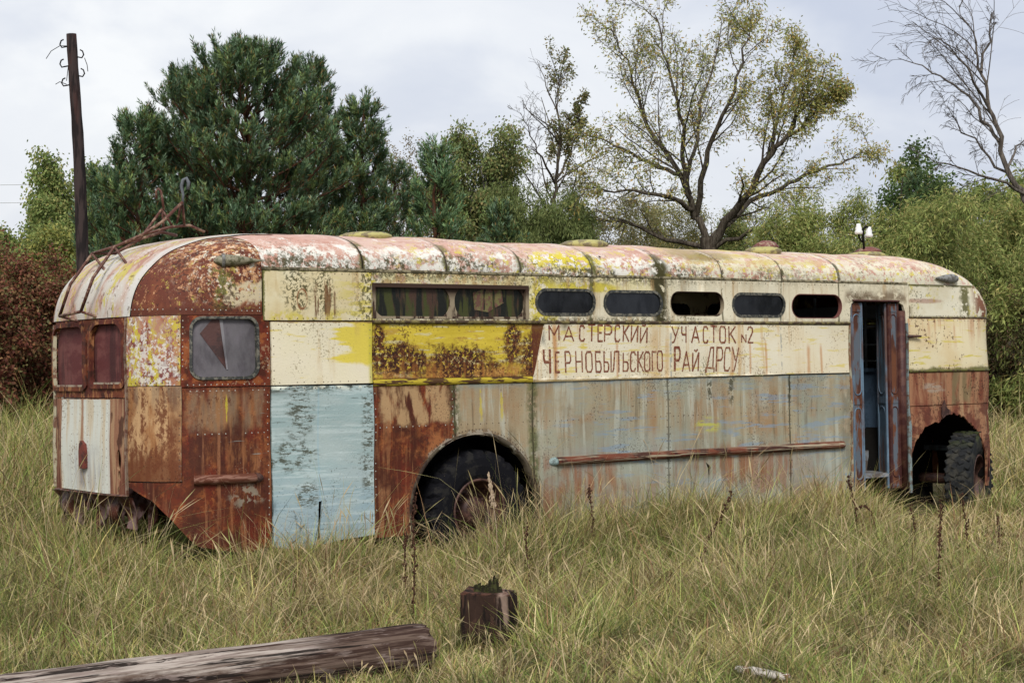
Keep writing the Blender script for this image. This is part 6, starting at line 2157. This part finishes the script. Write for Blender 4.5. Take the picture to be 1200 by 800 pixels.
me = bpy.data.meshes.new('post'); bm.to_mesh(me); bm.free(); me.materials.append(paint('charred_stump_wood', stumpmat, .85, bstr=.9, spec=.12))
link('post', me, st_)
mb = MB(); rg = random.Random(9)
M_tm = solid('dark_moss', (.018, .016, .010), (.04, .042, .016), 30, .95, .05)
for i in range(30):
    x0 = rg.uniform(-.09, .07); y0 = rg.uniform(-.06, .06); h_ = rg.uniform(.02, .05) + (.055 if abs(x0 - .03) < .025 else .0)
    w_ = rg.uniform(.012, .022)
    mb.add([(x0 - w_, y0 - w_, .35), (x0 + w_, y0 - w_, .35), (x0 + w_, y0 + w_, .35), (x0 - w_, y0 + w_, .35),
            (x0 - w_ * .6, y0 - w_ * .4, .35 + h_), (x0 + w_ * .5, y0 + w_ * .3, .35 + h_ * 1.15), (x0 + rg.uniform(-.01, .01), y0 + w_, .35 + h_ * .8)],
           [[0, 1, 5, 4], [1, 2, 5], [2, 3, 6, 5], [3, 0, 4, 6], [4, 5, 6]], 0, False)
mb.build('moss_tuft', M_tm, st_)
c = np.array([sp_.x, sp_.y]); LOGSEG.append((c, c + np.array([.001, 0]), .14))
LOGSEG.append((np.array([1.22, 10.0]), np.array([1.60, 10.0]), .13))

# white birch stick at the bottom
p0, p1 = at(858, 792, 10.45), at(915, 808, 10.25); p0 = Vector((1.30, 10.38, .085)); p1 = Vector((1.58, 10.2, .07))
mb = MB(); mb.tube([p0, p0.lerp(p1, .3) + Vector((0, 0, .004)), p0.lerp(p1, .7), p1], [.022, .028, .026, .022], 9)
mb.build('birch_stick', paint('pale_birch_bark', lambda m: m.mix(m.patch(.56, .02, 14, 14, 30, det=5), (.55, .50, .45), (.16, .08, .05)), .7))
tag(bpy.data.objects['birch_stick'], 'short piece of white birch branch lying at the bottom edge right of centre', 'stick')

# charred pole
Yp = 29.0
ptop, pbot = at(84.5, 40, Yp), at(99, 330, Yp)
k = (ptop.x - pbot.x) / (ptop.z - pbot.z)
pb = Vector((pbot.x - pbot.z * k, Yp, -.1))
pole = empty('utility_pole', (pb.x, pb.y, 0), 'tall leaning charred wooden pole with bent iron hooks at the left', 'pole')
def polemat(m):
    c = m.mix(m.patch(.5, .06, 14, 14, 2, det=8), (.018, .014, .014), (.045, .032, .030))
    rings = m.mul(m.ss(m.z, 6.0, 5.7), m.patch(.50, .04, 5, 5, 13, det=6))
    c = m.mix(m.mul(rings, m.ss(m.u, -.02, .05), .9), c, (.19, .155, .135))
    c = m.mix(m.mul(m.ss(m.z, 5.2, 5.4), m.patch(.53, .08, 12, 12, 2), .6), c, (.06, .028, .024))
    return c, m.nz(16, 16, 6, det=7)
mb = MB()
N_ = 26; pts = []; rad = []
for i in range(N_ + 1):
    t = i / N_; z = -.1 + (ptop.z + .1) * t
    pts.append((k * z + .0 + .012 * sin(t * 11), 0, z)); rad.append(.125 - .045 * t + .004 * sin(i * 2.3))
mb.tube(pts, rad, 14)
mb.build('post', paint('charred_pole_wood', polemat, .85, bstr=.8, spec=.1), pole)
for (px, py, sd_) in ((80, 54, -1), (89, 66, 1), (80, 77, -1), (90, 88, 1), (82, 99, -1)):
    q = at(px, py, Yp) - Vector((pb.x, pb.y, 0)); q.y = -.02
    mb = MB()
    e = Vector((sd_, 0, 0))
    P_ = [q - e * .06, q + e * .05 + Vector((0, 0, -.02)), q + e * .10 + Vector((0, 0, -.03)), q + e * .13 + Vector((0, 0, .02)), q + e * .11 + Vector((0, 0, .08)), q + e * .07 + Vector((0, 0, .10))]
    mb.tube(P_, .012, 6)
    mb.build('hook', M_dark, pole)
for (pts_) in (((80, 54), (70, 54), (60, 60), (54, 69)), ((99, 68), (102, 76), (103, 84)), ((78, 99), (70, 96), (65, 99)), ((80, 78), (78, 95))):
    mb = MB(); mb.tube([at(x, y, Yp) - Vector((pb.x, pb.y, 0)) for x, y in pts_], .006, 4); mb.build('wire_end', M_dark, pole)
# thin wires in the distance
for i, (yy, lab) in enumerate(((211, 'upper of two thin power lines at the left edge'), (232, 'lower of two thin power lines at the left edge'))):
    mb = MB(); Yl = 90
    p = [at(x, yy + .0 * x, Yl) for x in (-900, -400, 0, 200, 330)]
    for j, q in enumerate(p): q.z -= .25 * (1 - abs(j - 2) / 2)
    mb.tube(p, .012, 4)
    tag(mb.build('power_line', solid('wire_grey', (.35, .36, .35))), lab, 'power line')

# dry dock stalks: thin brown stems with knobbly seed heads
M_stalk = solid('dry_dock_brown', (.045, .022, .016), (.09, .045, .028), 30, .9, .05)
stalks = [([(848, 672), (850, 645), (859, 600), (861, 573)], 'slanting dry dock stalk right of the middle, in front of the blue-scratched skirt', 0),
          ([(819, 668), (826, 640), (842, 610), (858, 577)], '', 1),
          ([(893, 662), (903, 657), (908, 642)], 'short bent dry dock stalk low in the grass right of the slanting one', 1),
          ([(1006, 640), (1003, 600), (997, 572), (995, 560)], 'dry dock stalk in front of the doorway, with a bent side head', 1),
          ([(1070, 640), (1072, 620), (1068, 598)], 'dry dock stalk in front of the front wheel arch', 1),
          ([(1099, 690), (1101, 640), (1101, 620), (1103, 590)], 'tallest dry dock stalk, below the front tyre', 1),
          ([(1134, 640), (1132, 610), (1126, 580)], 'thin dry dock stalk just right of the front tyre', 1),
          ([(1172, 650), (1170, 620), (1170, 606)], 'thin pale dock stalk near the right edge', 1),
          ([(693, 640), (695, 610), (691, 580), (690, 574)], 'upright dry dock stalk in front of the skirt between the rear wheel and the middle', 1),
          ([(484, 720), (486, 660), (484, 610), (487, 585)], 'dark dry dock stalk at the left side of the rear wheel arch', 1),
          ([(476, 700), (474, 650), (476, 625)], 'thin dock stalk left of the one at the rear wheel arch', 1),
          ([(620, 690), (618, 655), (616, 620)], 'faint brown dock stalk in front of the right edge of the rear wheel arch', 1),
          ([(374, 650), (377, 610), (375, 586)], 'short dry dock stalk in front of the pale blue sheet', 1)]
rg = random.Random(12)
for pl, lab, on in stalks:
    if not on: continue
    if not lab: lab = 'slanting dry dock stalk in the grass in front of the blue-scratched skirt'
    yb = pl[0][1]
    Yg = F * EYE / (yb - HOR + 22)
    w0 = at(pl[0][0], pl[0][1], Yg); base_ = Vector((w0.x, Yg, 0))
    mb = MB()
    pts = [Vector((0, 0, 0))] + [at(x, y, Yg + .03 * i) - base_ for i, (x, y) in enumerate(pl)]
    fine = []
    for i in range(len(pts) - 1):
        for t in (0, .25, .5, .75): fine.append(pts[i].lerp(pts[i + 1], t))
    fine.append(pts[-1])
    mb.tube(fine, [.0055 - .003 * i / len(fine) for i in range(len(fine))], 5)
    top = fine[len(fine) // 3:]
    for q in top:
        for _ in range(9):
            o_ = q + Vector((rg.gauss(0, .009), rg.gauss(0, .009), rg.gauss(0, .02)))
            s_ = rg.uniform(.004, .009)
            vs = [o_ + Vector(v) * s_ for v in ((1, 0, 0), (0, 1, 0), (-1, 0, 0), (0, -1, 0), (0, 0, 1.5), (0, 0, -1.5))]
            mb.add(vs, [[0, 1, 4], [1, 2, 4], [2, 3, 4], [3, 0, 4], [1, 0, 5], [2, 1, 5], [3, 2, 5], [0, 3, 5]], 0, False)
    if 'side head' in lab:
        q = [at(x, y, Yg + .03) - base_ for x, y in ((1003, 596), (1012, 592), (1022, 600), (1030, 640))]
        mb.tube(q, .004, 5)
        for i in range(50):
            t = rg.random() * 2.99; j = int(t); o_ = q[j].lerp(q[j + 1], t - j) + Vector((rg.gauss(0, .008), rg.gauss(0, .008), rg.gauss(0, .008)))
            s_ = rg.uniform(.004, .009)
            mb.add([o_ + Vector(v) * s_ for v in ((1, 0, 0), (0, 1, 0), (-1, 0, 0), (0, -1, 0), (0, 0, 1.5), (0, 0, -1.5))], [[0, 1, 4], [1, 2, 4], [2, 3, 4], [3, 0, 4], [1, 0, 5], [2, 1, 5], [3, 2, 5], [0, 3, 5]], 0, False)
    o = mb.build('dry_dock_stalk', M_stalk); o.location = base_
    tag(o, lab, 'dock stalk', 'dry dock stalks in the grass')
# pale reed-grass head in front of the rear wheel
Yg = 13.9
b0 = Vector((at(584, 660, Yg).x, Yg, 0))
mb = MB(); P_ = [Vector((0, 0, 0)), at(582, 620, Yg) - b0, at(579, 596, Yg) - b0, at(572, 556, Yg) - b0]
mb.tube(P_, [.004, .003, .003, .002], 5)
for i in range(150):
    t = rg.random(); q = P_[2].lerp(P_[3], t) + Vector((rg.gauss(0, .009), rg.gauss(0, .009), 0)) * (1.2 - .8 * t)
    mb.add([q, q + Vector((.004, 0, .012)), q + Vector((0, 0, .028)), q + Vector((-.004, 0, .012))], [[0, 1, 2, 3]], 0, False)
o = mb.build('reed_grass_head', solid('pale_straw', (.42, .32, .22), (.30, .22, .14), 30)); o.location = b0
tag(o, 'pale feathery grass head standing in front of the rear wheel', 'grass head')
# ------------------------------------------------------------------ grass
def blades(r, X, Y, H, Wd, col, lean=.35, dirn=None, head=False):
    n = len(X)
    Z = gz(X, Y) * np.where((np.abs(X) < 40) & (Y < 60), 1, .3) - .01
    az = r.uniform(0, 2 * pi, n) if dirn is None else dirn
    le = np.abs(r.normal(0, lean, n)); be = np.abs(r.normal(.5, .45, n))
    dx, dy = np.cos(az), np.sin(az)
    fa = r.uniform(0, 2 * pi, n); wx, wy = np.cos(fa), np.sin(fa)
    ts = np.array([0, .80, .90, 1.0]) if head else np.array([0, .38, .72, 1.0]); ws = np.array([.8, .7, 2.6]) if head else np.array([.8, 1.0, .62])
    out = np.zeros((n, 7, 3), np.float32)
    for i, t in enumerate(ts):
        ho = H * (le * t + be * t * t)
        zz = H * t * np.clip(1 - .30 * be * t - .35 * le ** 2 * t, .15, 1)
        cx_, cy_, cz_ = X + dx * ho, Y + dy * ho, Z + zz
        if i < 3:
            w = Wd * ws[i] * .5
            out[:, 2 * i] = np.stack([cx_ - wx * w, cy_ - wy * w, cz_], 1); out[:, 2 * i + 1] = np.stack([cx_ + wx * w, cy_ + wy * w, cz_], 1)
        else: out[:, 6] = np.stack([cx_, cy_, cz_], 1)
    b = np.arange(n)[:, None] * 7
    tri = np.array([[0, 1, 3], [0, 3, 2], [2, 3, 5], [2, 5, 4], [4, 5, 6]])
    Ft = (b[:, :, None] + tri[None]).reshape(-1, 3)
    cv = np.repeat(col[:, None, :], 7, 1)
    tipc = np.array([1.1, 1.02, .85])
    cv[:, 6] = cv[:, 6] * tipc; cv[:, 0:2] = cv[:, 0:2] * .45 + np.array([.10, .07, .035]) * .5      # blade feet darkened: shade low between the blades put into the colour
    return out.reshape(-1, 3), Ft, cv.reshape(-1, 3)


def n2(x, y, s, sd):
    """cheap smooth noise 0..1"""
    v = 0
    rr_ = np.random.default_rng(sd)
    for k in range(6):
        a = rr_.uniform(0, 2 * pi); f = s * rr_.uniform(.5, 1.9); p = rr_.uniform(0, 6.28)
        v = v + np.sin((x * np.cos(a) + y * np.sin(a)) * f + p)
    return .5 + .5 * np.clip(v / 3.2, -1, 1)


PAL = np.array([(.185, .250, .060), (.310, .345, .100), (.41, .35, .13), (.58, .47, .27), (.25, .145, .075), (.065, .080, .025)])


def bus_local(X, Y):
    dx, dy = X - BUSLOC.x, Y - BUSLOC.y
    return dx * D2.x + dy * D2.y, dx * N2.x + dy * N2.y


def field(r, X, Y, hs=1.0, dry=0.0):
    n = len(X)
    u, v = bus_local(X, Y)
    d = np.where((u > -.5) & (u < L + .5), np.abs(v), 9)
    du = np.maximum(0, np.maximum(-u, u - L)); dv = np.maximum(0, np.maximum(-v, v - W)); db = np.hypot(du, dv)
    px = 600 + F * X / Y
    near = np.exp(-db / .9)
    h = .175 + .045 * (Y - 10) * (Y < 18) + .36 * (Y >= 18) + near * (-.03 + .16 * np.clip((px - 430) / 250, 0, 1) * np.clip((1060 - px) / 100, 0, 1) + .12 * (px < 200))
    h = h * (1 - .45 * np.clip((px - 1010) / 60, 0, 1) * (Y > 14) * (Y < 21.5))
    h = h * (1 - .72 * np.exp(-((X + .15) / .32) ** 2 - ((Y - 11.05) / .5) ** 2))
    h = h * .9
    h = h * (.60 + .8 * n2(X, Y, 2.6, 5)) * r.uniform(.4, 1.3, n) * np.where(r.random(n) < .06, 1.6, 1) * hs
    # short turf by the path on the right in front of the bus nose
    path_ = np.exp(-((X - (5.4 + (Y - 17.6) * .9)) / 1.3) ** 2) * (Y > 14.5) * (Y < 22) * (X > 3.6)
    h = h * (1 - .6 * path_)
    g_ = n2(X, Y, 1.3, 8); g2 = n2(X, Y, 4.5, 9)
    wgt = np.stack([.9 * g_ + .25, .8 * g_ + .3, .7 + .1 * g2, .75 * (1 - g_) + .24 + .15 * np.clip((px - 500) / 400, 0, 1) + dry, .55 * (1 - g2) + .16 + path_ * .6, .6 * g2 * g_ + .14], 1)
    wgt = wgt ** 1.3; wgt /= wgt.sum(1, keepdims=True)
    c = (np.cumsum(wgt, 1) > r.random(n)[:, None]).argmax(1)
    return h, PAL[c] * r.uniform(.55, 1.4, (n, 1))


def clumped(r, n, xr, yr, k=26, sp=.07):
    m_ = max(1, n // k)
    cy_ = r.uniform(yr[0], yr[1], m_) if not callable(yr) else yr(m_)
    cx_ = xr(cy_, m_)
    idx = r.integers(0, m_, n)
    a = r.uniform(0, 2 * pi, n); q = np.abs(r.normal(0, sp, n))
    return cx_[idx] + np.cos(a) * q, cy_[idx] + np.sin(a) * q, a


def keepout(X, Y, H):
    u, v = bus_local(X, Y)
    inside = (u > .05) & (u < L - .1) & (v > .02) & (v < W - .05)
    inside |= (np.abs(u - ARCU) < .55) & (v > -.05) & (v < .4) & False
    ok = ~inside
    for (a, b, rad) in LOGSEG:
        ab = b - a; t = np.clip(((X - a[0]) * ab[0] + (Y - a[1]) * ab[1]) / (ab @ ab), 0, 1)
        ok &= np.hypot(X - a[0] - ab[0] * t, Y - a[1] - ab[1] * t) > rad
    return ok


r = np.random.default_rng(3)
Vs, Fs, Cs = [], [], []; base = 0


def emit(n, xr, yr, w, hs=1.0, lean=.35, k=26, sp=.07, dry=0.0, fh=None, head=False):
    global base
    X, Y, a = clumped(r, n, xr, yr, k, sp)
    az = np.where(r.random(n) < .6, a + r.normal(0, .5, n), r.uniform(0, 2 * pi, n))
    H, c = field(r, X, Y, hs, dry)
    if fh is not None: H = H * 0 + fh * r.uniform(.7, 1.2, n)
    ok = keepout(X, Y, H)
    X, Y, az, H, c = X[ok], Y[ok], az[ok], H[ok], c[ok]
    hv = n2(X, Y, 9.0, 31); c = c * (.55 + .74 * hv)[:, None]
    if head: c = c * .35 + np.array([.36, .27, .16]) * .65
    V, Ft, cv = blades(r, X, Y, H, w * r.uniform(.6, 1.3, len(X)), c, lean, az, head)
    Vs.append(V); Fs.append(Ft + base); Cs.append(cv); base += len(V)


fan = lambda y, m_: r.uniform(-1, 1, m_) * (y * .30 + .5)
emit(62000, fan, (9.6, 14.5), .0054, 1.05, .38)
emit(6000, fan, (9.6, 16), .0034, 1.8, .22, 6, .08, .9)
emit(5000, fan, (9.6, 17), .0042, 1.9, .15, 4, .10, .9, head=True)
emit(26000, fan, (9.6, 13), .0050, .55, 1.8, 12, .16, 1.2)
emit(9000, fan, (9.6, 14.5), .0085, 1.35, .45, 9, .03)
emit(34000, fan, (9.6, 14.5), .0050, .8, 1.1, 10, .15, .35)        # dry, lying
emit(75000, fan, (14.3, 21), .0078, 1.0, .34)
emit(24000, fan, (14.3, 21), .0068, .8, 1.0, 10, .15, .5)
# tall fringe along the bus skirt
def fringe(y, m_): return FRX[:m_]
def emit_fringe(n, u0, u1, v0, v1, w, hs):
    global base
    m_ = n // 14
    uu = r.uniform(u0, u1, m_); vv = r.uniform(v0, v1, m_)
    idx = r.integers(0, m_, n); a = r.uniform(0, 2 * pi, n); q = np.abs(r.normal(0, .05, n))
    u_, v_ = uu[idx] + np.cos(a) * q, vv[idx] + np.sin(a) * q
    X = BUSLOC.x + D2.x * u_ + N2.x * v_; Y = BUSLOC.y + D2.y * u_ + N2.y * v_
    H, c = field(r, X, Y, hs)
    ok = keepout(X, Y, H)
    V, Ft, cv = blades(r, X[ok], Y[ok], H[ok], w * r.uniform(.6, 1.3, ok.sum()), c[ok], .3, a[ok])
    Vs.append(V); Fs.append(Ft + base); Cs.append(cv); base += len(V)
emit_fringe(13000, 1.9, L - 1.9, -.55, -.04, .0062, 1.05)
emit_fringe(5500, -.6, 1.9, -.6, -.04, .0060, .95)
emit_fringe(2500, L - 2.1, L + .4, -.6, .0, .0066, .8)
emit_fringe(4500, -.7, 0.05, -.3, W, .0062, 1.1)
# far field: sparse all over, dense where the gaps beside the bus show it
emit(35000, lambda y, m_: r.uniform(-1, 1, m_) * (y * .32 + 1), (23, 62), .016, 1.15, .3, 20, .2)
emit(36000, lambda y, m_: (r.uniform(1120, 1260, m_) - 600) / F * y, (16, 50), .010, 1.2, .3, 20, .15)
emit(36000, lambda y, m_: (r.uniform(-60, 90, m_) - 600) / F * y, (16, 50), .010, 1.45, .3, 20, .15)
# thinner cover outside the frame, so that the field goes on for a camera that steps aside
def outer(y, m_): return np.where(r.random(m_) < .5, -1, 1) * r.uniform(y * .29 + .4, y * .75 + 3, m_)
emit(42000, outer, (5, 24), .0095, 1.15, .4, 22, .10)
emit(9000, lambda y, m_: r.uniform(-2.5, 2.5, m_), (5.0, 9.7), .0085, 1.0, .4, 18, .09)
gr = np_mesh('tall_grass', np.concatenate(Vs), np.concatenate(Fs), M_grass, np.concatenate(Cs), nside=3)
tag(gr, 'tall green and straw coloured grass covering the field round the bus', 'grass', kind='stuff')
print('grass verts', base)
